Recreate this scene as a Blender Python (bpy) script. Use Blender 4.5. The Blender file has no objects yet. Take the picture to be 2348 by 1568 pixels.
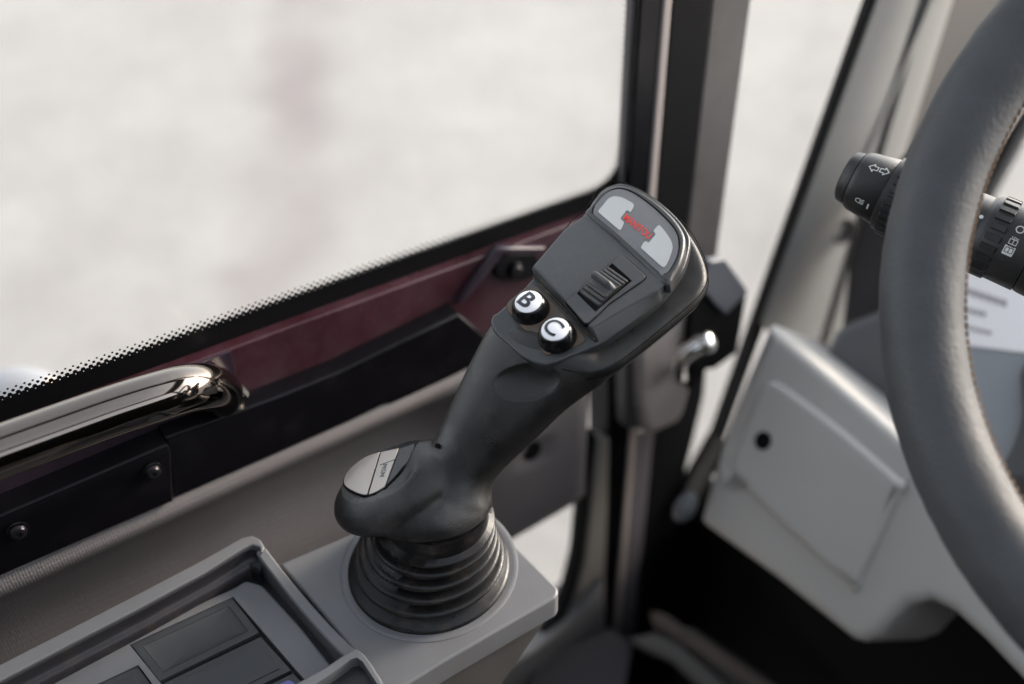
import bpy, bmesh, math, random
import numpy as np
from mathutils import Vector, Matrix, noise
from mathutils.geometry import tessellate_polygon
random.seed(3)
R = math.radians
S = bpy.context.scene
COL = S.collection

# ---------------------------------------------------------------- camera, sky, sun, exposure
CX, CY, FP = 1173.5, 784.0, 2282.0            # photograph measured at 2347 x 1568, 35 mm lens
def _n(v): return v/np.linalg.norm(v)
def _cd(x, y): return np.array([x-CX, -(y-CY), -FP])
_down = _n(_cd(1242, 3590)); _fw = _cd(5300, -1000); _fw = _n(_fw-_down*(_fw@_down))
_Z = -_down; _Y = _fw; _X = np.cross(_Y, _Z)
M = np.array([_X, _Y, _Z])                      # camera -> world (cab axes: +Y forward, -X door side, +Z up)
cam = bpy.data.cameras.new('camera'); camo = bpy.data.objects.new('camera', cam); COL.objects.link(camo)
camo.matrix_world = Matrix([[M[i][0], M[i][1], M[i][2], 0] for i in range(3)]+[[0, 0, 0, 1]])
cam.lens = 35; cam.sensor_width = 36; cam.clip_start = .02; cam.clip_end = 400
cam.dof.use_dof = True; cam.dof.focus_distance = .500; cam.dof.aperture_fstop = 2.9; cam.dof.aperture_blades = 0
S.camera = camo

SUN_EL, SUN_AZ = 22.0, 84.0                     # azimuth measured from +X towards +Y
w = bpy.data.worlds.new('World'); S.world = w; w.use_nodes = True
nt = w.node_tree; nt.nodes.clear()
sky = nt.nodes.new('ShaderNodeTexSky'); sky.sky_type = 'NISHITA'; sky.sun_disc = False
sky.sun_elevation = R(SUN_EL); sky.sun_rotation = R(90-SUN_AZ); sky.dust_density = 1.6; sky.air_density = 1.0; sky.ozone_density = .4
hs = nt.nodes.new('ShaderNodeHueSaturation'); hs.inputs['Saturation'].default_value = .34
bg = nt.nodes.new('ShaderNodeBackground'); bg.inputs[1].default_value = .15
out = nt.nodes.new('ShaderNodeOutputWorld')
nt.links.new(sky.outputs[0], hs.inputs['Color']); nt.links.new(hs.outputs[0], bg.inputs[0]); nt.links.new(bg.outputs[0], out.inputs[0])
sl = bpy.data.lights.new('sun', 'SUN'); sl.energy = 1.0; sl.angle = R(12); sl.color = (1, .86, .70)
so = bpy.data.objects.new('sun', sl); COL.objects.link(so)
sd = Vector((math.cos(R(SUN_AZ))*math.cos(R(SUN_EL)), math.sin(R(SUN_AZ))*math.cos(R(SUN_EL)), math.sin(R(SUN_EL))))
so.rotation_euler = sd.to_track_quat('Z', 'Y').to_euler()
S.view_settings.view_transform = 'Standard'; S.view_settings.look = 'None'; S.view_settings.gamma = 1
S.view_settings.exposure = 1.97
S.cycles.max_bounces = 10; S.cycles.transparent_max_bounces = 12; S.cycles.caustics_reflective = False

# ---------------------------------------------------------------- geometry helpers
def ray(x, y): return Vector(M @ (_cd(x, y)/FP))          # scaled so that the depth along the view axis is 1
def P(x, y, t): return ray(x, y)*t
def camdir(a, b, c_): return Vector(M @ np.array([a, b, c_], float)).normalized()

class Frame:
    def __init__(s, o, u, w):
        s.o = Vector(o); s.w = Vector(w).normalized(); u = Vector(u); s.u = (u-s.w*u.dot(s.w)).normalized(); s.v = s.w.cross(s.u)
    def px(s, x, y, h=0.0):
        r = ray(x, y); k = (s.o+s.w*h).dot(s.w)/r.dot(s.w); p = r*k-s.o
        return (p.dot(s.u), p.dot(s.v))
    def W(s, a, b, h=0.0): return s.o+s.u*a+s.v*b+s.w*h
    def loc(s, p): p = Vector(p)-s.o; return (p.dot(s.u), p.dot(s.v), p.dot(s.w))

def crop(x0, y0, k):                                       # coordinates read from an enlarged crop of the photograph
    q = 2347/4096
    return lambda pts: [((x0+x/k)*q, (y0+y/k)*q) for x, y in pts]

def area(p): return .5*sum(p[i-1][0]*p[i][1]-p[i][0]*p[i-1][1] for i in range(len(p)))
def ccw(p): return list(p) if area(p) > 0 else list(reversed(p))
def smooth(p, n=4):                                        # closed Catmull-Rom
    r = []; N = len(p)
    for i in range(N):
        a, b, c, d = [Vector(p[(i+k) % N]) for k in (-1, 0, 1, 2)]
        for j in range(n):
            t = j/n
            r.append(tuple(.5*((2*b)+(c-a)*t+(2*a-5*b+4*c-d)*t*t+(3*b-a-3*c+d)*t**3)))
    return r
def smooth_open(p, n=8):
    p = [Vector(q) for q in p]; q = [2*p[0]-p[1]]+p+[2*p[-1]-p[-2]]; r = []
    for i in range(1, len(q)-2):
        a, b, c, d = q[i-1:i+3]
        for j in range(n):
            t = j/n; r.append(.5*((2*b)+(c-a)*t+(2*a-5*b+4*c-d)*t*t+(3*b-a-3*c+d)*t**3))
    r.append(p[-1]); return r
def fillet(p, r, n=5):
    o = []; N = len(p)
    rr = r if isinstance(r, (list, tuple)) else [r]*N
    for i in range(N):
        a, b, c = Vector(p[i-1]), Vector(p[i]), Vector(p[(i+1) % N])
        k = rr[i]
        if k <= 0: o.append(tuple(b)); continue
        d = min(k, (a-b).length*.45, (c-b).length*.45)
        s, e = b+(a-b).normalized()*d, b+(c-b).normalized()*d
        for j in range(n+1):
            t = j/n; o.append(tuple(s*(1-t)**2+b*2*t*(1-t)+e*t*t))
    return o
def inset(p, d):
    N = len(p); o = []
    for i in range(N):
        a, b, c = Vector(p[i-1]), Vector(p[i]), Vector(p[(i+1) % N])
        e1, e2 = b-a, c-b
        if e1.length < 1e-9: e1 = e2
        if e2.length < 1e-9: e2 = e1
        n1 = Vector((-e1.y, e1.x)).normalized(); n2 = Vector((-e2.y, e2.x)).normalized()
        m = n1+n2
        if m.length < 1e-6: m = n1
        m.normalize(); k = d/max(.55, m.dot(n1)); o.append(tuple(b+m*k))
    return o

class MB:
    def __init__(s): s.v = []; s.f = []
    def add(s, vs, fs): b = len(s.v); s.v += [Vector(x) for x in vs]; s.f += [tuple(i+b for i in f) for f in fs]; return s
    def loft(s, rings, cap0=True, cap1=True, closed=True):
        b = len(s.v); n = len(rings[0])
        for r in rings: s.v += [Vector(x) for x in r]
        m = n if closed else n-1
        for i in range(len(rings)-1):
            for j in range(m):
                k = (j+1) % n
                s.f.append((b+i*n+j, b+i*n+k, b+(i+1)*n+k, b+(i+1)*n+j))
        if cap0: s.f.append(tuple(b+j for j in reversed(range(n))))
        if cap1: s.f.append(tuple(b+(len(rings)-1)*n+j for j in range(n)))
        return s
    def plate(s, fr, poly, htop, hbot, r=.0004, n=3, holes=(), crown=0.0, bottom=True):
        """solid with outline poly (2D in fr) from hbot to htop, rounded upper edge of radius r, optional holes"""
        poly = ccw(poly); rings = []
        rings.append([fr.W(a, b, hbot) for a, b in poly])
        if r > 0:
            for k in range(n+1):
                t = k/n*math.pi/2
                q = inset(poly, r*(1-math.cos(t))); h = htop-r+r*math.sin(t)
                rings.append([fr.W(a, b, h) for a, b in q])
            top = inset(poly, r*1.12); rings.append([fr.W(a, b, htop) for a, b in top])
        else:
            rings.append([fr.W(a, b, htop) for a, b in poly]); top = poly
        if crown and not holes:
            c = sum((Vector(q) for q in top), Vector((0, 0)))/len(top)
            for k in (.85, .65, .4, .15):
                rings.append([fr.W(*(c+(Vector(q)-c)*k), htop+crown*(1-k*k)) for q in top])
        base = len(s.v)
        tess = not holes and not crown
        s.loft(rings, cap0=bottom and not holes and not tess, cap1=not holes and not tess)
        if tess:
            N = len(poly); b1 = base+(len(rings)-1)*N
            last = top if r > 0 else poly
            for t_ in tessellate_polygon([[Vector((x, y, 0)) for x, y in last]]): s.f.append(tuple(b1+i for i in t_))
            if bottom:
                for t_ in tessellate_polygon([[Vector((x, y, 0)) for x, y in poly]]): s.f.append(tuple(base+i for i in reversed(t_)))
        if holes:
            N = len(poly); nr = len(rings)
            loops = [top]+[list(reversed(ccw(h))) for h in holes]
            idx = [base+(nr-1)*N+i for i in range(N)]
            for h in loops[1:]:
                b = len(s.v); s.v += [fr.W(x, y, htop) for x, y in h]; s.v += [fr.W(x, y, hbot) for x, y in h]
                m = len(h); idx += [b+i for i in range(m)]
                for i in range(m):
                    j = (i+1) % m; s.f.append((b+i, b+m+i, b+m+j, b+j)[::-1])
            for t in tessellate_polygon([[Vector((x, y, 0)) for x, y in l] for l in loops]):
                s.f.append(tuple(idx[i] for i in t))
        return s
    def box(s, fr, a0, a1, b0, b1, h0, h1, r=.0005):
        return s.plate(fr, [(a0, b0), (a1, b0), (a1, b1), (a0, b1)], h1, h0, r)
    def tube(s, path, rad, n=20, cap=True):
        path = [Vector(p) for p in path]; N = len(path)
        rad = rad if isinstance(rad, (list, tuple)) else [rad]*N
        T = [(path[min(i+1, N-1)]-path[max(i-1, 0)]).normalized() for i in range(N)]
        x = T[0].orthogonal().normalized(); rings = []
        for i in range(N):
            x = (x-T[i]*x.dot(T[i])).normalized(); y = T[i].cross(x)
            rings.append([path[i]+(x*math.cos(a)+y*math.sin(a))*rad[i] for a in [2*math.pi*k/n for k in range(n)]])
        return s.loft(rings, cap, cap)
    def lathe(s, o, ax, prof, n=48, cap=True, cen=None):
        o = Vector(o); ax = Vector(ax).normalized(); x = ax.orthogonal().normalized(); y = ax.cross(x)
        rings = [[(cen(h) if cen else o+ax*h)+(x*math.cos(a)+y*math.sin(a))*r for a in [2*math.pi*k/n for k in range(n)]] for h, r in prof]
        return s.loft(rings, cap, cap)
    def mesh(s, name, org=Vector()):
        me = bpy.data.meshes.new(name); me.from_pydata([v-org for v in s.v], [], s.f); me.validate()
        bm = bmesh.new(); bm.from_mesh(me); bmesh.ops.recalc_face_normals(bm, faces=bm.faces); bm.to_mesh(me); bm.free()
        return me

ORG = {}
def root(name, label, cat, loc, group=None):
    o = bpy.data.objects.new(name, None); COL.objects.link(o); o.location = loc; ORG[o.name] = Vector(loc); o.empty_display_size = .02
    o['label'] = label; o['category'] = cat
    if group: o['group'] = group
    return o
def obj(name, mb, m, parent=None, label=None, cat=None, kind=None, ang=38, org=None, flat=False, group=None):
    og = ORG[parent.name] if parent is not None else (Vector(org) if org is not None else sum(mb.v, Vector())/max(1, len(mb.v)))
    me = mb.mesh(name, og)
    me.materials.append(m)
    if not flat:
        for p in me.polygons: p.use_smooth = True
        me.set_sharp_from_angle(angle=R(ang))
    o = bpy.data.objects.new(name, me); COL.objects.link(o)
    if parent is not None: o.parent = parent
    else: o.location = og
    ORG[o.name] = og
    if label: o['label'] = label
    if cat: o['category'] = cat
    if kind: o['kind'] = kind
    if group: o['group'] = group
    return o

# ---------------------------------------------------------------- materials
def mat(name, col, rough=.5, metal=0, bump=0, bscale=900, var=.0, vscale=60, rvar=0, coat=0, dust=0, dcol=(.16, .11, .07), dscale=45, dthr=.62, spec=.5, scr=0):
    m = bpy.data.materials.new(name); m.use_nodes = True; t = m.node_tree; b = t.nodes['Principled BSDF']
    N = lambda k: t.nodes.new(k); L = t.links.new
    b.inputs['Roughness'].default_value = rough; b.inputs['Metallic'].default_value = metal
    b.inputs['Specular IOR Level'].default_value = spec
    b.inputs['Coat Weight'].default_value = coat; b.inputs['Coat Roughness'].default_value = .05
    g = N('ShaderNodeNewGeometry'); pos = g.outputs['Position']
    c = N('ShaderNodeRGB'); c.outputs[0].default_value = (*col, 1); cur = c.outputs[0]
    nz = N('ShaderNodeTexNoise'); nz.inputs['Scale'].default_value = vscale; nz.inputs['Detail'].default_value = 5; nz.inputs['Roughness'].default_value = .65; L(pos, nz.inputs['Vector'])
    if var:
        mr = N('ShaderNodeMapRange'); mr.inputs[1].default_value = .3; mr.inputs[2].default_value = .7; mr.inputs[3].default_value = 1-var; mr.inputs[4].default_value = 1+var
        L(nz.outputs['Fac'], mr.inputs[0])
        mx = N('ShaderNodeMix'); mx.data_type = 'RGBA'; mx.blend_type = 'MULTIPLY'; mx.inputs[0].default_value = 1
        L(cur, mx.inputs[6]); L(mr.outputs[0], mx.inputs[7]); cur = mx.outputs[2]
    if dust:
        n2 = N('ShaderNodeTexNoise'); n2.inputs['Scale'].default_value = dscale; n2.inputs['Detail'].default_value = 8; n2.inputs['Roughness'].default_value = .72; L(pos, n2.inputs['Vector'])
        r2 = N('ShaderNodeMapRange'); r2.inputs[1].default_value = dthr-.1; r2.inputs[2].default_value = dthr+.12; r2.inputs[3].default_value = 0; r2.inputs[4].default_value = dust
        L(n2.outputs['Fac'], r2.inputs[0])
        mx = N('ShaderNodeMix'); mx.data_type = 'RGBA'; L(r2.outputs[0], mx.inputs[0]); L(cur, mx.inputs[6]); mx.inputs[7].default_value = (*dcol, 1); cur = mx.outputs[2]
    L(cur, b.inputs['Base Color'])
    if rvar:
        r3 = N('ShaderNodeMapRange'); r3.inputs[1].default_value = .3; r3.inputs[2].default_value = .7; r3.inputs[3].default_value = rough-rvar; r3.inputs[4].default_value = rough+rvar
        L(nz.outputs['Fac'], r3.inputs[0]); L(r3.outputs[0], b.inputs['Roughness'])
    h = None
    if bump:
        n4 = N('ShaderNodeTexNoise'); n4.inputs['Scale'].default_value = bscale; n4.inputs['Detail'].default_value = 3; L(pos, n4.inputs['Vector'])
        bp = N('ShaderNodeBump'); bp.inputs['Strength'].default_value = bump; bp.inputs['Distance'].default_value = .0006
        L(n4.outputs['Fac'], bp.inputs['Height']); h = bp
        L(bp.outputs[0], b.inputs['Normal'])
    m['p'] = 1
    return m

black_satin = mat('satin black plastic', (.044, .045, .047), .34, bump=.22, bscale=1500, var=.12, vscale=90, rvar=.05, dust=.10, dcol=(.14, .12, .10), dscale=120, dthr=.66)
black_housing = mat('fine grain black plastic', (.060, .062, .064), .42, bump=.35, bscale=1800, var=.08, vscale=70, rvar=.05, dust=.15, dcol=(.2, .19, .18), dscale=260, dthr=.665)
rubber = mat('soft black grip rubber', (.016, .0155, .015), .38, spec=.5, bump=.35, bscale=1900, var=.34, vscale=45, rvar=.14, dust=.5, dcol=(.06, .05, .042), dscale=38, dthr=.60)
button_black = mat('glossy black button ring', (.007, .007, .008), .2, spec=.4, dust=.25, dcol=(.12, .09, .06), dscale=500, dthr=.70)
white_cap = mat('white button cap', (.92, .91, .93), .42, spec=.3)
ink_black = mat('black lettering', (.012, .012, .014), .12, coat=.6)
logo_grey = mat('smoked grey logo window', (.155, .157, .162), .30, var=.04, vscale=200, dust=.12, dcol=(.3, .28, .26), dscale=300, dthr=.72)
pad_light = mat('pale frosted lamp window', (.47, .48, .48), .33, var=.03)
ink_red = mat('red lettering', (.72, .055, .045), .35)
groove_dark = mat('dark dusty groove', (.02, .018, .016), .7, dust=.9, dcol=(.13, .085, .05), dscale=220, dthr=.55)
wheel_plastic = mat('thumb wheel plastic', (.045, .046, .047), .38, bump=.5, bscale=1500, dust=.55, dcol=(.10, .085, .065), dscale=240, dthr=.57)
bellow_rubber = mat('gaiter rubber', (.010, .0095, .0105), .33, spec=.38, bump=.2, bscale=700, var=.2, vscale=50, rvar=.08, dust=.6, dcol=(.085, .065, .048), dscale=55, dthr=.60)
console_grey = mat('grey console plastic', (.160, .162, .170), .40, bump=.18, bscale=1500, var=.05, vscale=30, rvar=.05, dust=.35, dcol=(.15, .135, .12), dscale=55, dthr=.58)
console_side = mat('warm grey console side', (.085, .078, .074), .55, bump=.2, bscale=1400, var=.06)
tray_black = mat('dark tray plastic', (.026, .024, .028), .45, bump=.2, bscale=800, dust=.5, dcol=(.10, .07, .05), dscale=60, dthr=.63)
blank_black = mat('switch blank plastic', (.048, .050, .053), .42, bump=.3, bscale=1600, var=.05, dust=.2, dcol=(.2, .19, .18), dscale=300, dthr=.72)
gloss_black = mat('gloss black paint', (.005, .0045, .006), .2, spec=.28, bump=.02, bscale=90, dust=.15, dcol=(.05, .045, .045), dscale=30, dthr=.60)
flat_black = mat('black door frame', (.005, .005, .006), .5, spec=.12)
deep_black = mat('black interior lining', (.004, .004, .0045), .7, spec=.12)
maroon = mat('painted red reflection', (.046, .015, .021), .24, var=.4, vscale=14, rvar=.08, dust=.5, dcol=(.075, .045, .055), dscale=18, dthr=.5)  # red reflection on the glossy rail, put into the base colour
plum = mat('dark plum paint', (.028, .018, .028), .28, var=.3, vscale=20, dust=.3, dcol=(.05, .04, .05), dscale=40, dthr=.56)
trim_grey = mat('grey door lining', (.125, .114, .115), .48, var=.06, vscale=20)
latch_grey = mat('taupe latch cover', (.40, .35, .33), .5, bump=.2, bscale=700)
seal_grey = mat('grey rubber seal', (.11, .10, .10), .55)
pillar_brown = mat('taupe pillar paint', (.095, .088, .086), .35, var=.35, vscale=9)
post_grey = mat('grey post paint', (.20, .19, .175), .5)
apillar = mat('grey pillar cover', (.225, .22, .212), .6, bump=.2, bscale=900, var=.03)
apillar_dark = mat('shaded pillar grey', (.036, .032, .031), .65)  # shade of the pillar side turned away, put into the colour
dash_grey = mat('light grey dash plastic', (.56, .545, .515), .50, bump=.15, bscale=1000, var=.03, vscale=12)
cowl_grey = mat('mid grey cowl plastic', (.115, .117, .125), .5, bump=.15, bscale=900)
leather = mat('steering wheel leather', (.066, .067, .071), .54, spec=.35, bump=.6, bscale=520, var=.16, vscale=45, rvar=.05)
thread = mat('brown stitching', (.20, .125, .075), .8)
stalk_black = mat('black stalk plastic', (.022, .022, .023), .42, bump=.3, bscale=1600)
white_print = mat('white print', (.72, .72, .70), .5)
paper = mat('white sticker', (.92, .89, .88), .5)
ink_grey = mat('grey print', (.28, .26, .27), .6)
chrome = mat('polished dark chrome', (.20, .172, .15), .085, metal=1)
bolt_steel = mat('black bolt', (.06, .055, .06), .28, metal=.8)
bright_steel = mat('bright steel pin', (.80, .79, .76), .18, metal=1)
badge_metal = mat('brushed badge', (.42, .37, .335), .34, metal=.8)
blue_plastic = mat('lilac blue switch', (.17, .17, .42), .4)
seat_black = mat('black seat fabric', (.03, .03, .032), .9)
sill_brown = mat('worn brown sill', (.09, .068, .058), .5, var=.3, vscale=20)
fender_grey = mat('grey fender', (.30, .31, .34), .5)
fender_orange = mat('pale orange reflector', (.75, .42, .24), .5)

def add_weave(m, sc, strength):
    t = m.node_tree; b = t.nodes['Principled BSDF']; g = t.nodes.new('ShaderNodeNewGeometry')
    v = t.nodes.new('ShaderNodeTexVoronoi'); v.inputs['Scale'].default_value = sc; v.inputs['Randomness'].default_value = .25
    bp = t.nodes.new('ShaderNodeBump'); bp.inputs['Strength'].default_value = strength; bp.inputs['Distance'].default_value = .0008
    t.links.new(g.outputs['Position'], v.inputs['Vector']); t.links.new(v.outputs['Distance'], bp.inputs['Height']); t.links.new(bp.outputs[0], b.inputs['Normal'])
add_weave(trim_grey, 620, .55)

def polish(m, spots, rough, mix=.9, col=None):
    """worn, polished patches of the rubber where the hand rests (shape of their own, broken by noise)"""
    t = m.node_tree; b = t.nodes['Principled BSDF']; L = t.links.new
    g = t.nodes.new('ShaderNodeNewGeometry'); nz = t.nodes.new('ShaderNodeTexNoise'); nz.inputs['Scale'].default_value = 160; nz.inputs['Detail'].default_value = 6
    L(g.outputs['Position'], nz.inputs['Vector']); acc = None
    for p, r in spots:
        d = t.nodes.new('ShaderNodeVectorMath'); d.operation = 'DISTANCE'; L(g.outputs['Position'], d.inputs[0]); d.inputs[1].default_value = p
        a = t.nodes.new('ShaderNodeMath'); a.operation = 'MULTIPLY_ADD'; L(nz.outputs['Fac'], a.inputs[0]); a.inputs[1].default_value = r*.9; L(d.outputs['Value'], a.inputs[2])
        mr = t.nodes.new('ShaderNodeMapRange'); mr.interpolation_type = 'SMOOTHSTEP'; L(a.outputs[0], mr.inputs[0]); mr.inputs[1].default_value = r*.8; mr.inputs[2].default_value = r*1.7; mr.inputs[3].default_value = mix; mr.inputs[4].default_value = 0
        if acc is None: acc = mr.outputs[0]
        else:
            mx = t.nodes.new('ShaderNodeMath'); mx.operation = 'MAXIMUM'; L(acc, mx.inputs[0]); L(mr.outputs[0], mx.inputs[1]); acc = mx.outputs[0]
    src = b.inputs['Roughness']; k = t.nodes.new('ShaderNodeMix'); k.data_type = 'FLOAT'
    L(acc, k.inputs[0])
    if src.is_linked: L(src.links[0].from_socket, k.inputs[2])
    else: k.inputs[2].default_value = src.default_value
    k.inputs[3].default_value = rough; L(k.outputs[0], src)
    if col:
        c = b.inputs['Base Color']; m2 = t.nodes.new('ShaderNodeMix'); m2.data_type = 'RGBA'; L(acc, m2.inputs[0]); L(c.links[0].from_socket, m2.inputs[6]); m2.inputs[7].default_value = (*col, 1); L(m2.outputs[2], c)

glass = bpy.data.materials.new('dusty window glass'); glass.use_nodes = True
t = glass.node_tree; t.nodes.clear(); o_ = t.nodes.new('ShaderNodeOutputMaterial')
tr = t.nodes.new('ShaderNodeBsdfTransparent'); tr.inputs[0].default_value = (.96, .965, .96, 1)
gl = t.nodes.new('ShaderNodeBsdfGlossy'); gl.inputs['Roughness'].default_value = .02
df = t.nodes.new('ShaderNodeBsdfDiffuse'); df.inputs[0].default_value = (.75, .73, .71, 1)
fr_ = t.nodes.new('ShaderNodeMapRange'); lw_ = t.nodes.new('ShaderNodeLayerWeight'); pw_ = t.nodes.new('ShaderNodeMath'); pw_.operation = 'POWER'; pw_.inputs[1].default_value = 4; t.links.new(lw_.outputs['Facing'], pw_.inputs[0]); t.links.new(pw_.outputs[0], fr_.inputs[0]); fr_.inputs[3].default_value = .003; fr_.inputs[4].default_value = .35; lw_.inputs[0].default_value = .5
mx1 = t.nodes.new('ShaderNodeMixShader'); mx2 = t.nodes.new('ShaderNodeMixShader')
nz = t.nodes.new('ShaderNodeTexNoise'); nz.inputs['Scale'].default_value = 9; nz.inputs['Detail'].default_value = 6
gg = t.nodes.new('ShaderNodeNewGeometry'); mr = t.nodes.new('ShaderNodeMapRange'); mr.inputs[1].default_value = .35; mr.inputs[2].default_value = .75; mr.inputs[3].default_value = .02; mr.inputs[4].default_value = .13
t.links.new(gg.outputs['Position'], nz.inputs['Vector']); t.links.new(nz.outputs['Fac'], mr.inputs[0]); t.links.new(mr.outputs[0], mx1.inputs[0])
t.links.new(tr.outputs[0], mx1.inputs[1]); t.links.new(df.outputs[0], mx1.inputs[2])
t.links.new(fr_.outputs[0], mx2.inputs[0]); t.links.new(mx1.outputs[0], mx2.inputs[1]); t.links.new(gl.outputs[0], mx2.inputs[2]); t.links.new(mx2.outputs[0], o_.inputs[0])

# ---------------------------------------------------------------- ground outside
GZ = -1.95
def ground_hit(x, y): r = ray(x, y); return r*(GZ/r.z)
gm = bpy.data.materials.new('pale concrete yard'); gm.use_nodes = True
t = gm.node_tree; b = t.nodes['Principled BSDF']; b.inputs['Roughness'].default_value = .85
L = t.links.new; g = t.nodes.new('ShaderNodeNewGeometry')
n1 = t.nodes.new('ShaderNodeTexNoise'); n1.inputs['Scale'].default_value = 1.6; n1.inputs['Detail'].default_value = 7; n1.inputs['Roughness'].default_value = .6; L(g.outputs['Position'], n1.inputs['Vector'])
n2 = t.nodes.new('ShaderNodeTexNoise'); n2.inputs['Scale'].default_value = 14; n2.inputs['Detail'].default_value = 6; L(g.outputs['Position'], n2.inputs['Vector'])
cr = t.nodes.new('ShaderNodeValToRGB'); cr.color_ramp.elements[0].position = .3; cr.color_ramp.elements[0].color = (.340, .316, .298, 1); cr.color_ramp.elements[1].position = .7; cr.color_ramp.elements[1].color = (.425, .402, .376, 1); L(n1.outputs['Fac'], cr.inputs[0])
# a darker reddish band running across the yard
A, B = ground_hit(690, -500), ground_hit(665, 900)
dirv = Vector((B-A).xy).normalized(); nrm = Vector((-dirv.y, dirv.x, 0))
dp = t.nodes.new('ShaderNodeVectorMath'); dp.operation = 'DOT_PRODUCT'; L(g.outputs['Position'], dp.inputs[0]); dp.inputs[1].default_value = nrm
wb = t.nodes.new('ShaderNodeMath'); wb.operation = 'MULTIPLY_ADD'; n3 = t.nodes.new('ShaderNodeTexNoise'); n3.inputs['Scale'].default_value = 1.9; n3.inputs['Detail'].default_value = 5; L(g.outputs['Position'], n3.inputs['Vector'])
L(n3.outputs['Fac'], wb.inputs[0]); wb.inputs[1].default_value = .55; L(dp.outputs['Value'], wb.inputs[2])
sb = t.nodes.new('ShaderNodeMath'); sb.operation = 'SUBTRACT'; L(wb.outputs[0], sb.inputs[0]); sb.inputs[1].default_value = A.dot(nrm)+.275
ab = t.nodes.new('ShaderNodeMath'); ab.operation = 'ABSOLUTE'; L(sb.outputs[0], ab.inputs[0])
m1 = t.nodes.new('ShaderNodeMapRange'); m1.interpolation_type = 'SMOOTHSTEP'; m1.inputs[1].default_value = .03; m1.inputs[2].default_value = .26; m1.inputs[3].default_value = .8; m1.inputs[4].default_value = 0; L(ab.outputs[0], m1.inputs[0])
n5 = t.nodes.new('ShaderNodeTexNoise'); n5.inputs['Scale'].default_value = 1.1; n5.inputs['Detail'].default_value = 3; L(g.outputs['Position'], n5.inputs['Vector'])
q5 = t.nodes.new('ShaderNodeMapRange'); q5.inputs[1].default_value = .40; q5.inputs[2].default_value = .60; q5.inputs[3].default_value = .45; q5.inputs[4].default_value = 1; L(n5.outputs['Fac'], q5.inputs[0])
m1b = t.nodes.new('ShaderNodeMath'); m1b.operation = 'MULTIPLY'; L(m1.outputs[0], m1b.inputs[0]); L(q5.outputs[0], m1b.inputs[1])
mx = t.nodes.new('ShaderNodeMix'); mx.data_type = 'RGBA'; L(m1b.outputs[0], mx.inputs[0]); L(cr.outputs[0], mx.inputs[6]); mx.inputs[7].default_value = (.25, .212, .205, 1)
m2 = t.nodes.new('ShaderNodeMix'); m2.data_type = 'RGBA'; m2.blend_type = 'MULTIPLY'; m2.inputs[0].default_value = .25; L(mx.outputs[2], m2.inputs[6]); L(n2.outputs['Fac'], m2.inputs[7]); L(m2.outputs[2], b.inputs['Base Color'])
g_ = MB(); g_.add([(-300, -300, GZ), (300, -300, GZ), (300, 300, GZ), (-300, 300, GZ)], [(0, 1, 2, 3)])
obj('ground', g_, gm, kind='structure', org=(0, 0, GZ), label='pale concrete yard with a darker reddish band seen through the windows')

# ================================================================= JOYSTICK
FH = Frame(P(1350, 640, .490), camdir(.75, -.66, .666), camdir(-.2, .58, .8))
K1 = crop(1900, 650, 1.568); K3 = crop(2240, 980, 4.61); KL = crop(2350, 780, 4.9); KB = crop(2000, 1110, 4.9)
def T(fr, pts, h=0.0): return [fr.px(x, y, h) for x, y in pts]
joy = root('joystick', 'black joystick with white B and C buttons rising from a ribbed rubber gaiter', 'joystick', P(985, 1345, .53))
HS = -.0055
# hard shell lower tier, carries the buttons
shell_px = K1([(98, 1000), (118, 950), (160, 925), (368, 720), (356, 660), (440, 560), (560, 420), (692, 320), (740, 240), (800, 175), (860, 140), (920, 130), (1000, 150), (1100, 205), (1200, 280),
               (1290, 370), (1345, 460), (1345, 540), (1315, 650), (1255, 745), (1190, 830), (1080, 930), (900, 1060), (775, 1140), (620, 1205), (470, 1262), (400, 1262), (300, 1215), (200, 1130), (125, 1060)])
sh = MB(); shell2 = T(FH, shell_px, HS)
sh.plate(FH, smooth(shell2, 3), HS, HS-.0065, .0012, 4)
obj('head_shell', sh, black_satin, joy)
# dusty recessed button field
fld = K1([(200, 880), (340, 765), (370, 762), (395, 775), (690, 1085), (697, 1120), (660, 1150), (455, 1215), (430, 1200), (195, 925)])
ff = fillet(T(FH, fld, HS), .0018)
bp_ = MB(); bp_.plate(FH, ff, HS+.0002, HS-.003, .0003, 2)
obj('button_seam', bp_, groove_dark, joy)
bp_ = MB(); bp_.plate(FH, inset(ccw(ff), .0005), HS+.0006, HS-.003, .0004, 3)
panel_mat = mat('dusty button panel', (.050, .052, .055), .44, bump=.3, bscale=1500, var=.12, vscale=120, dust=.55, dcol=(.15, .105, .07), dscale=150, dthr=.64)
bpo = obj('button_panel', bp_, panel_mat, joy)
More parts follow.
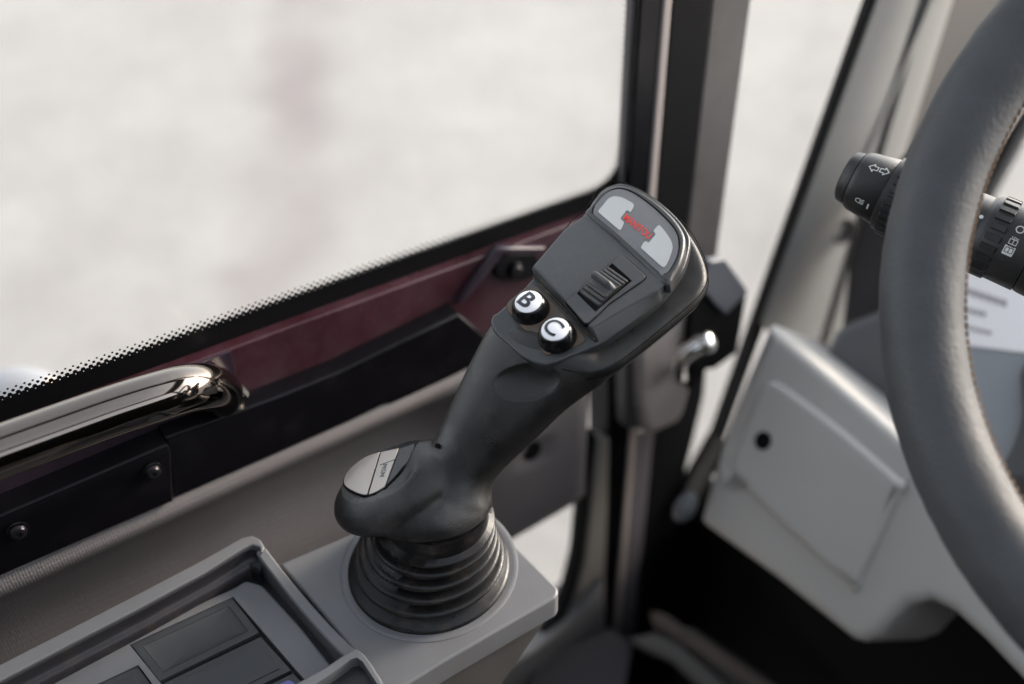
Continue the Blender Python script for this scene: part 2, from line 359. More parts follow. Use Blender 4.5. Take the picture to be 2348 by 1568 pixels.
# push buttons B and C
def text_mesh(body, off=.0, size=1.0, res=4):
    c = bpy.data.curves.new('t', 'FONT'); c.body = body; c.size = size; c.offset = off; c.resolution_u = res; c.align_x = 'CENTER'; c.align_y = 'CENTER'; c.fill_mode = 'FRONT'
    o = bpy.data.objects.new('t', c); COL.objects.link(o)
    dg = bpy.context.evaluated_depsgraph_get(); e = o.evaluated_get(dg); me = e.to_mesh()
    bm = bmesh.new(); bm.from_mesh(me); e.to_mesh_clear(); bpy.data.objects.remove(o); bpy.data.curves.remove(c)
    bmesh.ops.remove_doubles(bm, verts=bm.verts, dist=1e-5)
    return bm
btn_pos = []
for ch, cx, cy in (('B', 555, 470), ('C', 1080, 1010)):
    cxp = K1 and KB([(cx, cy)])[0]
    hc = .0018                                            # height of the cap edge above the face plane
    a, b_ = FH.px(*cxp, hc); base = FH.W(a, b_, HS)
    btn_pos.append(base)
    H = hc-HS
    pr = [(0, .0094), (.0003, .0097), (H*.35, .0093), (H*.7, .0086), (H-.0008, .0077), (H-.0003, .0073), (H, .0070), (H-.0004, .0068)]
    m_ = MB(); m_.lathe(base, FH.w, pr, 56)
    bo = obj('push_button', m_, button_black, joy, label='round %s button, white cap in a black ring' % ch)
    Rc = .0068; dome = .0011
    prof = [(H-.0010, Rc), (H-.0002, Rc), (H, Rc*.985), (H+dome*.06, Rc*.96)]+[(H+dome*(1-(k/8)**2), Rc*k/8*.985) for k in range(7, 0, -1)]
    prof.append((H+dome, .00005))
    m_ = MB(); m_.lathe(base, FH.w, prof, 56); obj('button_cap', m_, white_cap, bo, ang=60)
    # letter wrapped on the dome, with real thickness
    bm = text_mesh(ch, .025 if ch == 'B' else .014, 1.0, 8)
    bmesh.ops.triangulate(bm, faces=bm.faces[:])
    bmesh.ops.subdivide_edges(bm, edges=[e for e in bm.edges if e.calc_length() > .12], cuts=2, use_grid_fill=True)
    xs = [v.co.x for v in bm.verts]; ys = [v.co.y for v in bm.verts]; x0, y0 = (min(xs)+max(xs))/2, (min(ys)+max(ys))/2
    k = .0094/(max(ys)-min(ys)); m_ = MB(); vs = []; off = (-.0006, .0) if ch == 'B' else (-.0012, 0)
    for v in bm.verts:
        x, y = (v.co.x-x0)*k*1.08+off[0], (v.co.y-y0)*k*.95+off[1]; rr = min(.98, math.hypot(x, y)/Rc)
        vs.append(base+FH.u*x+FH.v*y+FH.w*(H+dome*(1-rr*rr)+.00014))
    m_.add(vs, [tuple(v.index for v in f.verts) for f in bm.faces]); bm.free()
    obj('letter', m_, ink_black, bo, ang=60, label='black letter '+ch)
polish(panel_mat, [(p, .0158) for p in btn_pos], .85, .85, (.17, .115, .07))
gp = [FH.W(*FH.px(*q, HS), HS+.0003) for q in K1([(368, 722), (480, 838), (560, 922), (660, 1026), (758, 1122)])]
m_ = MB(); m_.tube(gp, .0007, 8); obj('housing_shadow_line', m_, groove_dark, joy)  # dark tube drawn in as the shadow line below the housing step
# raised housing: sloping sides
top_px = K1([(362, 652), (440, 560), (560, 420), (700, 322), (860, 455), (1040, 620), (1192, 762), (1150, 800), (1000, 880), (860, 962), (742, 1036), (722, 1030), (540, 835)])
bot_px = K1([(372, 720), (446, 585), (564, 440), (700, 340), (866, 490), (1050, 660), (1192, 800), (1165, 860), (1050, 955), (900, 1060), (778, 1128), (752, 1112), (560, 915)])
ht = T(FH, top_px, 0); hb = T(FH, bot_px, HS)
def rs(p, n=6):
    return [tuple(Vector(p[i]).lerp(Vector(p[(i+1) % len(p)]), j/n)) for i in range(len(p)) for j in range(n)]
top2, bot2 = rs(ht), rs(hb)
if area(top2) < 0: top2.reverse(); bot2.reverse()
hm = MB(); rg = [[FH.W(x, y, HS-.002) for x, y in bot2], [FH.W(x, y, HS) for x, y in bot2]]
for k in (.35, .7, .88): rg.append([FH.W(x+(x2-x)*k, y+(y2-y)*k, HS+(0-HS)*(k**.8)) for (x, y), (x2, y2) in zip(bot2, top2)])
for k in range(4):
    tt = k/3*math.pi/2; q = inset(top2, .0012*(1-math.cos(tt))); rg.append([FH.W(x, y, -.0006+.0006*math.sin(tt)) for x, y in q])
hm.loft(rg); obj('roller_housing', hm, black_housing, joy, ang=32)
# rim round the logo window
rim_px = K1([(698, 318), (715, 275), (745, 235), (800, 178), (860, 146), (920, 138), (1000, 158), (1095, 212), (1190, 285), (1272, 372), (1316, 455), (1318, 530), (1292, 625), (1250, 700), (1196, 765), (1040, 622), (860, 457)])
logo_px = K1([(738, 300), (752, 258), (800, 200), (860, 168), (920, 162), (1000, 192), (1100, 262), (1195, 348), (1262, 430), (1282, 510), (1270, 590), (1240, 650), (1212, 690), (1180, 703), (1150, 692), (950, 522), (762, 358), (740, 328)])
rim2 = smooth(T(FH, rim_px, .0006), 3); logo2 = smooth(T(FH, logo_px, .0004), 3)
m_ = MB(); m_.plate(FH, rim2, .0006, HS-.001, .0022, 5, holes=[inset(ccw(logo2), -.0003)]); obj('logo_rim', m_, black_satin, joy, ang=50)
m_ = MB(); m_.plate(FH, inset(ccw(logo2), -.0004), -.0006, -.003, 0); obj('logo_seam', m_, groove_dark, joy)
m_ = MB(); m_.plate(FH, inset(ccw(logo2), .00035), .0004, -.003, .0004, 3, crown=.0003)
lw = obj('logo_window', m_, logo_grey, joy)
HL = .00085
for pts in ([(215, 310), (250, 260), (330, 165), (400, 80), (480, 35), (560, 25), (680, 50), (780, 100), (880, 155), (903, 190), (898, 225), (850, 318), (825, 328), (785, 303), (760, 308), (705, 375), (650, 440), (655, 475), (700, 515), (710, 550), (660, 660), (630, 680), (600, 665), (415, 508), (230, 350)],
            [(1400, 590), (1425, 605), (1500, 690), (1565, 775), (1640, 900), (1665, 1000), (1650, 1100), (1600, 1240), (1530, 1380), (1490, 1412), (1450, 1395), (1255, 1222), (1065, 1053), (1052, 1020), (1090, 945), (1120, 915), (1150, 912), (1190, 932), (1215, 920), (1270, 852), (1325, 785), (1328, 750), (1300, 718), (1300, 690), (1350, 630)]):
    m_ = MB(); m_.plate(FH, smooth(T(FH, KL(pts), HL), 2), HL, 0, 0); obj('lamp_pad', m_, pad_light, lw)
bl = Vector(FH.px(*KL([(690, 480)])[0], HL)); br = Vector(FH.px(*KL([(1190, 878)])[0], HL)); tl = Vector(FH.px(*KL([(775, 355)])[0], HL)); tr_ = Vector(FH.px(*KL([(1283, 768)])[0], HL))
bm = text_mesh('MANITOU', .012, 1.0, 6); bmesh.ops.triangulate(bm, faces=bm.faces[:])
xs = [v.co.x for v in bm.verts]; ys = [v.co.y for v in bm.verts]; X0, X1, Y0, Y1 = min(xs), max(xs), min(ys), max(ys)
m_ = MB(); vs = []
for v in bm.verts:
    s_, q_ = (v.co.x-X0)/(X1-X0), (v.co.y-Y0)/(Y1-Y0)
    p = bl.lerp(br, s_).lerp(tl.lerp(tr_, s_), q_); vs.append(FH.W(p.x, p.y, HL+.0001))
m_.add(vs, [tuple(v.index for v in f.verts) for f in bm.faces]); bm.free(); obj('lettering', m_, ink_red, lw, label='red MANITOU lettering')
# seam line between logo rim and housing
# roller module
mod_px = K3([(108, 1035), (360, 830), (720, 520), (1080, 200), (1130, 180), (1180, 205), (1560, 545), (1578, 585), (1500, 665), (1180, 880), (880, 1090), (680, 1290), (510, 1440), (450, 1435)])
mod2 = fillet(T(FH, mod_px, .0008), .0008)
slot_px = K3([(305, 893), (962, 335), (1332, 662), (980, 950), (655, 1238)]); slot2 = T(FH, slot_px, .0008)
m_ = MB(); m_.plate(FH, inset(ccw(mod2), -.0005), .00015, -.002, 0); obj('roller_seam', m_, deep_black, joy)
m_ = MB(); m_.plate(FH, mod2, .0009, -.0035, .0004, 3, holes=[slot2]); rf = obj('roller_frame', m_, black_housing, joy)
m_ = MB(); m_.plate(FH, inset(ccw(slot2), -.0008), -.0030, -.004, 0); obj('roller_well', m_, deep_black, joy)
# thumb wheel: arc profile along v, extruded along u
A0 = Vector(FH.px(*K3([(305, 893)])[0])); B0 = Vector(FH.px(*K3([(962, 335)])[0])); C0 = Vector(FH.px(*K3([(1332, 662)])[0])); D0 = Vector(FH.px(*K3([(655, 1238)])[0]))
vd = ((B0-A0)+(C0-D0)).normalized(); ud = Vector((vd.y, -vd.x)); slen = ((B0-A0).length+(C0-D0).length)/2; swid = ((C0-B0).length+(D0-A0).length)/2; cen = (A0+B0+C0+D0)/4
def FHW(v_, u_, h): q = cen+vd*v_+ud*u_; return FH.W(q.x, q.y, h)
RW = .0230; topw = .0030
def arc_h(v_): return topw-RW+math.sqrt(max(1e-8, RW*RW-v_*v_))
hw = swid/2-.0009; half = slen/2-.0012
m_ = MB(); rings = []
vsamp = [-half+2*half*i/28 for i in range(29)]
for u_ in (-hw, -hw+.0005, hw-.0005, hw):
    e = .0004 if abs(u_) == hw else 0
    rings.append([FHW(v_, u_, arc_h(v_)-.0009-e) for v_ in vsamp]+[FHW(v_, u_, -.0032) for v_ in reversed(vsamp)])
m_.loft(rings); tw = obj('thumb_wheel', m_, wheel_plastic, joy)
for vc in (-.82, -.60, -.40, .40, .60, .82):
    m_ = MB(); c0 = vc*half; wr = .0011; rings = []
    for u_, e in ((-hw, .0006), (-hw+.0004, 0), (hw-.0004, 0), (hw, .0006)):
        rr = []
        for k in range(9):
            a = math.pi*k/8; v_ = c0-wr*math.cos(a)
            rr.append(FHW(v_, u_, arc_h(v_)-.0009+(.0014*math.sin(a)-e if 0 < k < 8 else -.0004)))
        rings.append(rr)
    m_.loft(rings); obj('rib', m_, wheel_plastic, tw)
# flat saddle and raised tab in the middle
for (v0, v1, h0, h1, nm, uu) in ((-.0040, .0040, -.002, .0000, 'wheel_saddle', hw),):
    m_ = MB(); rings = []
    for u_ in (-uu, -uu+.0004, uu-.0004, uu):
        e = .0003 if abs(u_) == uu else 0
        vv = [v0+(v1-v0)*i/8 for i in range(9)]
        rings.append([FHW(v_, u_, arc_h(v_)+.0001-e) for v_ in vv]+[FHW(v1, u_, -.002), FHW(v0, u_, -.002)])
    m_.loft(rings); obj(nm, m_, wheel_plastic, tw)
m_ = MB(); rings = []
for k in range(13):
    u_ = -hw-.0006+(2*hw+.0006)*k/12; s_ = min(1, (12-k)/3) if k > 9 else 1
    if k == 0: s_ = .75
    hh = .0042*max(.25, s_); rr = []
    for j in range(14):
        a = math.pi*j/13; rr.append(FHW(.0007-.0013*math.cos(a)*(1+.5*(1-math.sin(a))), u_, topw-.0008+hh*math.sin(a)**.6 if 0 < j < 13 else topw-.0012))
    rings.append(rr)
m_.loft(rings); obj('wheel_tab', m_, black_housing, tw, ang=70)

# rubber grip: head body + tapering handle + palm foot, one continuous surface
def ring_at(c, a, b_, n=32, e=2.3):
    o = []
    for k in range(n):
        th = 2*math.pi*k/n; ca, sa = math.cos(th), math.sin(th)
        o.append(c+a*(abs(ca)**(2/e))*(1 if ca >= 0 else -1)+b_*(abs(sa)**(2/e))*(1 if sa >= 0 else -1))
    return o
VB = camdir(0, 0, -1)
gb = MB()
body_px = [(1146, 790), (1150, 765), (1225, 665), (1290, 545), (1352, 480), (1372, 445), (1400, 428), (1430, 430), (1480, 452), (1530, 490), (1578, 535), (1610, 590), (1622, 640), (1608, 678), (1575, 712), (1480, 790), (1400, 848), (1330, 862), (1245, 835), (1180, 806)]
HB = -.013
body2 = smooth(T(FH, body_px, HB), 3); body2 = ccw(body2); rings = []
shell_ccw = ccw(smooth(shell2, 3))
def scale2(p, k, s=(0, 0)):
    c = sum((Vector(q) for q in p), Vector((0, 0)))/len(p); return [tuple(c+(Vector(q)-c)*k+Vector(s)) for q in p]
for h, d in ((HS-.0050, .0022), (HS-.0060, .0010), (-.0150+.003, .0), (-.0150, .0), (-.0180, .0005), (-.021, .0018), (-.0235, .0045), (-.0245, .0080), (-.025, .0120)):
    rings.append([FH.W(x, y, h) for x, y in inset(body2, d)])
gb.loft(rings)
def tsh(x, y, h): 
    q = FH.px(x, y, h); return (Vector(FH.W(*q, h))).dot(VB)
secs = []
for Lp, Rp, dt, dep, mixw in (((1200, 690), (1450, 800), .022, .009, 1), ((1150, 730), (1430, 832), .021, .0115, 1), ((1120, 764), (1386, 868), .0165, .0148, .95), ((1088, 822), (1300, 930), None, .0165, .75), ((1052, 897), (1228, 1000), None, .0168, .5), ((1020, 965), (1176, 1050), None, .0165, .3),
        ((992, 1025), (1142, 1088), None, .0170, .15), ((972, 1070), (1126, 1122), None, .0185, 0), ((950, 1115), (1130, 1165), None, .0215, 0)):
    secs.append((Lp, Rp, dt, dep, mixw))
tA = [tsh(1124, 762, HS)+.0165, tsh(1384, 868, HS)+.0165]; tE = .506
rings = []
for i, (Lp, Rp, dt, dep, mw) in enumerate(secs):
    if dt is not None: tl_, tr2_ = tsh(*Lp, HS)+dt, tsh(*Rp, HS)+dt
    else:
        k = (i-2)/6; k = k**.8; tl_, tr2_ = tA[0]+(tE-tA[0])*k, tA[1]+(tE-tA[1])*k
    bdir = (FH.w*-mw+VB*(1-mw)).normalized()
    pl_, pr_ = P(*Lp, tl_), P(*Rp, tr2_)
    a = pr_-pl_; c = pl_+a*.5; bdir = (bdir-a*(bdir.dot(a)/a.length_squared)).normalized()
    rings.append(ring_at(c, a*.5, bdir*dep))
# densify
dr = []
for j in range(32):
    dr.append(smooth_open([r[j] for r in rings], 5))
rings = [[dr[j][i] for j in range(32)] for i in range(len(dr[0]))]
gb.loft(rings)
up = Vector((0, 0, 1))
c0 = P(975, 1160, .505); jx = camdir(1, 0, 0); jx.z = 0; jx.normalize(); jy = Vector((-jx.y, jx.x, 0)); c0 = c0
rings = []
for h, r_ in ((0, .0238), (.0010, .0252), (.0035, .0262), (.007, .0258), (.0105, .0240), (.014, .021), (.017, .0165)):
    cc = c0+up*h+Vector((-.02, .06, 0))*h
    rings.append([cc+(jx*(math.cos(a)*1.30)+jy*math.sin(a))*r_ for a in [2*math.pi*k/36 for k in range(36)]])
gb.loft(rings)
FBd = Frame(P(868, 1092, .497), camdir(1, .45, -.1), camdir(-.36, .78, .50))
# palm lobe ellipsoid
lc = P(912, 1117, .502)
rings = []
for i in range(1, 16):
    ph = math.pi*i/16-math.pi/2
    rings.append([lc+FBd.u*(.0350*math.cos(ph)*math.cos(a))+FBd.v*(.0262*math.cos(ph)*math.sin(a))+FBd.w*(.0172*math.sin(ph)) for a in [2*math.pi*k/32 for k in range(32)]])
gb.loft(rings)
# badge footprint
badge_px = crop(1300, 1750, 4.48)([(335, 830), (355, 720), (450, 580), (600, 450), (760, 350), (950, 285), (1150, 240), (1330, 200), (1500, 150), (1620, 115), (1600, 250), (1500, 450), (1400, 560), (1250, 740), (1080, 905), (900, 1010), (740, 1055), (600, 1030), (450, 960), (370, 900)])
badge2 = ccw(T(FBd, badge_px, 0)); bc = sum((Vector(q) for q in badge2), Vector((0, 0)))/len(badge2)
from mathutils.geometry import intersect_point_tri_2d
def inside(p, poly):
    x, y = p; c = False
    for i in range(len(poly)):
        x1, y1 = poly[i-1]; x2, y2 = poly[i]
        if (y1 > y) != (y2 > y) and x < (x2-x1)*(y-y1)/(y2-y1)+x1: c = not c
    return c
def remesh(vox, it):
    me = gb.mesh('g'); tmp = bpy.data.objects.new('g', me); COL.objects.link(tmp)
    if vox: md = tmp.modifiers.new('r', 'REMESH'); md.mode = 'VOXEL'; md.voxel_size = vox; md.adaptivity = 0
    if it: md = tmp.modifiers.new('s', 'SMOOTH'); md.iterations = it; md.factor = .6
    dg = bpy.context.evaluated_depsgraph_get(); m2_ = tmp.evaluated_get(dg).to_mesh()
    r_ = [Vector(v.co) for v in m2_.vertices], [Vector(v.normal) for v in m2_.vertices], [tuple(p.vertices) for p in m2_.polygons]
    tmp.evaluated_get(dg).to_mesh_clear(); bpy.data.objects.remove(tmp); return r_
gv, gn, gf = remesh(.00085, 0)
wide = inset(badge2, -.010); utail = max(q[0] for q in badge2)
for i, v in enumerate(gv):
    a, b_, h = FBd.loc(v)
    if .0010 < h < .03 and inside((a, b_), wide):
        k = max(0, min(1, (utail+.001-a)/.012)); k = k*k*(3-2*k); gv[i] = v-FBd.w*((h-.0010)*k)
gb = MB(); gb.v = gv; gb.f = gf
gv, gn, gf = remesh(0, 24)
big = inset(badge2, -.0018)
dimple = P(1205, 878, .468)
for i, v in enumerate(gv):
    a, b_, h = FBd.loc(v)
    if -.012 < h < .02 and inside((a, b_), big):
        gv[i] = v-FBd.w*(h+.0004) if h > -.0004 else v
    # thumb recess
    cv_ = M.T@np.array(v); px_, py_ = CX+FP*cv_[0]/-cv_[2]-1207, CY-FP*cv_[1]/-cv_[2]-876
    x, y = px_*.99-py_*.12, px_*.12+py_*.99
    q = (x/76)**2+(y/42)**2
    if q < 1.0 and -cv_[2] < .49 and gn[i].dot(VB) < .1: gv[i] = gv[i]+VB*(.0042*(1-q)**.75)
g2 = MB(); g2.v = gv; g2.f = gf
spots = [(P(1080, 1185, .479), .017), (P(850, 1175, .478), .016), (P(1000, 1005, .489), .010)]
polish(rubber, spots, .24, .8, (.075, .072, .070))
grip = obj('grip', g2, rubber, joy, ang=80)
# seam lines around the head body (two fine dark grooves)
for h, d in ((-.0098, -.00035), (-.0150, -.0004)):
    q = inset(body2, d); m_ = MB(); pts = [FH.W(x, y, h) for x, y in q]; m_.tube(pts+[pts[0]], .00022, 6, False)
    obj('grip_seam', m_, deep_black, joy)
# small hole and mould line on the grip
m_ = MB(); hp = P(1003, 1022, .4905); m_.lathe(hp, camdir(-.3, .2, .9), [(-.003, .0012), (.0008, .0012)], 16); obj('vent_hole', m_, deep_black, joy)
# badge pieces
def cut(poly, x0, x1):        # clip polygon between two u values
    def clip(p, f):
        o = []
        for i in range(len(p)):
            a, b_ = Vector(p[i-1]), Vector(p[i]); fa, fb = f(a), f(b_)
            if fa >= 0: o.append(tuple(a))
            if (fa >= 0) != (fb >= 0): o.append(tuple(a.lerp(b_, fa/(fa-fb))))
        return o
    return clip(clip(poly, lambda p: p.x-x0), lambda p: x1-p.x)
bd = smooth(badge2, 3); bd = ccw(bd)
m_ = MB(); m_.plate(FBd, inset(bd, -.0003), .0003, -.004, .0002, 2); obj('badge_recess', m_, deep_black, joy)
# split lines follow the picture: left disc / middle strip / dark right piece
KBd = crop(1300, 1750, 4.48)
def halfcut(poly, pa, pb, keep):
    A_, B_ = Vector(FBd.px(*KBd([pa])[0])), Vector(FBd.px(*KBd([pb])[0])); nn = Vector((-(B_-A_).y, (B_-A_).x)).normalized()
    o = []; f = lambda p: (p-A_).dot(nn)*keep
    for i in range(len(poly)):
        a, b_ = Vector(poly[i-1]), Vector(poly[i]); fa, fb = f(a), f(b_)
        if fa >= 0: o.append(tuple(a))
        if (fa >= 0) != (fb >= 0): o.append(tuple(a.lerp(b_, fa/(fa-fb))))
    return o
bi = inset(bd, .0004)
s1a, s1b, s2a, s2b = (985, 300), (765, 1050), (1330, 215), (1080, 900)
sgn = 1 if len(halfcut([FBd.px(*KBd([(500, 800)])[0])]*3, s1a, s1b, 1)) else -1
p1 = halfcut(bi, s1a, s1b, sgn); p2 = halfcut(halfcut(bi, (1005, 300), (785, 1050), -sgn), s2a, s2b, sgn); p3 = halfcut(bi, (1345, 215), (1095, 900), -sgn)
m_ = MB(); m_.plate(FBd, p1, .0009, -.002, .0003, 2, crown=.0003); obj('badge_disc', m_, badge_metal, joy, label='pale metallic rounded end of the palm badge')
m_ = MB(); m_.plate(FBd, p2, .0008, -.002, .0003, 2); bs = obj('badge_strip', m_, badge_metal, joy, label='metallic strip with small black lettering')
m_ = MB(); m_.plate(FBd, p3, .0006, -.002, .0003, 2); obj('badge_tail', m_, button_black, joy, label='glossy black end of the palm badge')
# small print on the strip
A_, B_ = Vector(FBd.px(*KBd([(1060, 700)])[0], .0009)), Vector(FBd.px(*KBd([(1120, 470)])[0], .0009)); C_ = Vector(FBd.px(*KBd([(975, 705)])[0], .0009))
bm = text_mesh('MSM', .02, 1.0, 3); bmesh.ops.triangulate(bm, faces=bm.faces[:]); xs = [v.co.x for v in bm.verts]; ys = [v.co.y for v in bm.verts]; m_ = MB(); vs = []
for v in bm.verts:
    s_, q_ = (v.co.x-min(xs))/(max(xs)-min(xs)), (v.co.y-min(ys))/(max(ys)-min(ys)); p = C_+(B_-A_)*s_+(A_-C_)*(1-q_); vs.append(FBd.W(p.x, p.y, .0009))
m_.add(vs, [tuple(v.index for v in f.verts) for f in bm.faces]); bm.free(); obj('badge_lettering', m_, ink_black, bs)
m_ = MB(); a, b_ = Vector(FBd.px(*KBd([(985, 490)])[0], .0009)), Vector(FBd.px(*KBd([(1275, 385)])[0], .0009)); d = Vector((-(b_-a).y, (b_-a).x)).normalized()*.0002
m_.plate(FBd, [tuple(a-d), tuple(b_-d), tuple(b_+d), tuple(a+d)], .00095, 0, 0); obj('badge_line', m_, ink_black, bs)

# ================================================================= CONSOLE
ZC = -.438
FC = Frame((0, 0, ZC), (0, 1, 0), (0, 0, 1))
# gaiter (bellows)
gc = FC.px(984, 1297, 0); gbase = FC.W(*gc, 0); apex = P(1003, 1168, .505)-up*.001
def gcen(h):
    k = h/.052; k = max(0, min(1, k)); return Vector((gbase.x, gbase.y, ZC+h)).lerp(Vector((apex.x, apex.y, ZC+h)), k**1.6)
topz = apex.z-ZC
def lip(h, r, d): return [(h-.0024, r-d), (h-.0016, r-.0020), (h-.0012, r-.0006), (h-.0004, r), (h+.0005, r-.0001), (h+.0012, r-.0008), (h+.0016, r-.0022), (h+.0024, r-d)]
prof = [(-.002, .0440), (.0008, .0443), (.0020, .0438), (.0028, .0426), (.0034, .0395)]
rr = [.0408, .0379, .0352, .0326]; st = (topz-.0170)/4.1; z = .0034+st*.75
for i, r_ in enumerate(rr): prof += lip(z, r_, .0062-.0004*i); z += st
z -= st*.25
prof += [(z, .0298), (z+.0008, .0306), (z+.002, .0303), (topz-.006, .0270), (topz-.002, .0258), (topz+.003, .0250)]
m_ = MB(); m_.lathe(gbase, up, prof, 80, True, gcen); obj('rubber_gaiter', m_, bellow_rubber, joy, ang=50)
m_ = MB(); m_.lathe(gbase, up, [(-.001, .0488), (.0003, .0486), (.0006, .0478), (.0005, .046), (.0003, .0452)], 80, True)
obj('gaiter_flange', m_, console_grey, joy)

con = root('armrest_console', 'grey plastic armrest console with storage tray and switch blanks beside the door', 'console', FC.W(*FC.px(900, 1400), 0))
top_o = [(640, 1292), (820, 1216), (1043, 1121), (1165, 1233), (1281, 1350), (1276, 1368), (1031, 1509), (900, 1590), (880, 1600), (800, 1480), (700, 1360)]
m_ = MB(); tp = T(FC, top_o); m_.plate(FC, fillet(tp, [0, 0, .012, 0, .006, .006, 0, 0, 0, 0, 0]), 0, -.016, .0016, 4); obj('console_top', m_, console_grey, con)
low = [(640, 1292), (820, 1216), (1043, 1121), (1165, 1233), (1281, 1350), (1276, 1368), (1031, 1509), (900, 1590), (880, 1600), (800, 1480), (700, 1360)]
m_ = MB(); lo2 = inset(ccw(T(FC, low)), .003); rings = []
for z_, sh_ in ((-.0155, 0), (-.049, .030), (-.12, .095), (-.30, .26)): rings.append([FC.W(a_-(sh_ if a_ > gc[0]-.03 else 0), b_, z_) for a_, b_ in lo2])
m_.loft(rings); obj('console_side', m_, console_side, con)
# tray
KT = crop(0, 2000, 1.4675)
HR = .012                    # rim height over the console top
FL = -.003                   # switch floor
outer = KT([(-700, 1325), (0, 965), (400, 760), (800, 555), (1200, 345), (1420, 222), (1480, 208), (1530, 235), (1552, 275)])
inner = KT([(1535, 300), (1520, 275), (1480, 262), (1425, 285), (1200, 425), (800, 643), (400, 850), (0, 1060), (-700, 1430)])
m_ = MB(); m_.plate(FC, ccw(T(FC, outer+inner, HR)), HR, -.05, .0009, 3); obj('tray_wall', m_, console_grey, con, label='long door-side wall of the tray with worn light rim')
# dark inner face liner with a rolled ledge
li = T(FC, inner, HR); dirs = [Vector(q) for q in li]
m_ = MB(); lin = list(reversed(li)); off_ = []
for i, q in enumerate(lin): off_.append(Vector(q))
# inward direction = towards the switches (negative door side)
inw = Vector(FC.px(700, 1450, HR))-Vector(FC.px(600, 1350, HR)); inw = Vector((0, inw.y)).normalized()
rings = []
for h, dd in ((HR-.0014, .0001), (HR-.0016, .0012), (.0070, .0014), (.0040, .0016), (.0030, .0026), (.0029, .0040), (.0018, .0052), (-.002, .0055), (-.05, .0055)):
    rings.append([FC.W(q.x-(dd if i > len(off_)-4 else 0), q.y+inw.y*dd, h) for i, q in enumerate(off_)])
m_.loft(rings, False, False, closed=False); obj('tray_liner', m_, tray_black, con, ang=60)
# little drain marks on the liner
for (x, y) in ((690, 710), (1275, 390)):
    pc = FC.px(*KT([(x, y)])[0], HR*.35); m_ = MB(); fr2 = Frame(FC.W(pc[0], pc[1]+inw.y*.0022, HR*.35), (0, 1, 0), (-inw.y*-1 if False else (1 if inw.y < 0 else -1), 0, 0))
# front wall between tray and gaiter (top scooped)
oA, oB = KT([(1560, 275)])[0], KT([(2095, 880)])[0]; iA, iB = KT([(1500, 300)])[0], KT([(2012, 905)])[0]
pa, pb = Vector(FC.px(*oA, HR)), Vector(FC.px(*oB, HR)); qa, qb = Vector(FC.px(*iA, HR)), Vector(FC.px(*iB, HR))
m_ = MB(); rings = []
n_ = 16
for i in range(n_+1):
    s_ = i/n_; o1, o2 = pa.lerp(pb, s_), qa.lerp(qb, s_); hh = HR-.0012-.0055*math.sin(math.pi*s_)**.8
    e = (o2-o1).normalized()*.0008
    rings.append([FC.W(*o1, -.05), FC.W(*o1, hh-.0008), FC.W(*(o1+e), hh), FC.W(*(o2-e), hh), FC.W(*o2, hh-.0008), FC.W(*o2, -.05)])
m_.loft(rings); obj('tray_wall', m_, console_grey, con, label='scooped wall between the tray and the gaiter')
# near side wall
o3 = KT([(2095, 870), (2140, 905), (2180, 960), (2230, 1040), (2290, 1150), (2500, 1500), (1400, 1500), (1560, 1180), (1760, 1062), (1900, 985), (2020, 905), (2060, 880)])
m_ = MB(); m_.plate(FC, ccw(T(FC, o3, HR+.001)), HR+.001, -.05, .0012, 3, holes=[ccw(T(FC, KT([(2095, 925), (2130, 950), (2215, 1080), (2420, 1480), (1470, 1480), (1640, 1200), (1800, 1115), (1960, 1010), (2060, 935)]), HR+.001))])
obj('tray_wall', m_, console_grey, con, label='near loop of the tray rim at the bottom edge')
m_ = MB(); m_.plate(FC, ccw(T(FC, KT([(2085, 915), (2140, 945), (2230, 1080), (2440, 1490), (1450, 1490), (1620, 1200), (1800, 1105), (1960, 1000), (2050, 925)]), HR-.006)), HR-.006, -.02, 0); obj('near_recess', m_, tray_black, con)
# floor of the tray
m_ = MB(); m_.plate(FC, T(FC, KT([(-750, 1500), (0, 1020), (1400, 300), (1560, 290), (2100, 950), (2000, 1500)]), -.009), -.009, -.05, 0); obj('tray_floor', m_, tray_black, con)
# switch panel
K_ = KT
pan = K_([(-400, 1560), (235, 1062), (300, 1000), (420, 945), (750, 800), (1150, 615), (1385, 508), (1440, 470), (1540, 500), (1760, 740), (1960, 990), (2250, 1400), (1200, 1800)])
m_ = MB()
blank1 = K_([(765, 852), (1365, 572), (1525, 778), (935, 1068)])
blank2 = K_([(948, 1078), (1532, 798), (1714, 1000), (1120, 1290)])
blank3 = K_([(215, 1250), (812, 975), (960, 1180), (365, 1470)])
blank4 = K_([(1135, 1300), (1722, 1012), (1930, 1230), (1320, 1520)])
PH = FL
hol = [ccw(T(FC, K_([(760, 850), (1368, 568), (1740, 1000), (1960, 1240), (1320, 1540)]), PH)), ccw(T(FC, K_([(208, 1250), (812, 968), (968, 1180), (365, 1480)]), PH))]
m_.plate(FC, fillet(T(FC, pan, PH), .003), PH, -.05, .0012, 3, holes=hol); obj('switch_panel', m_, console_grey, con)
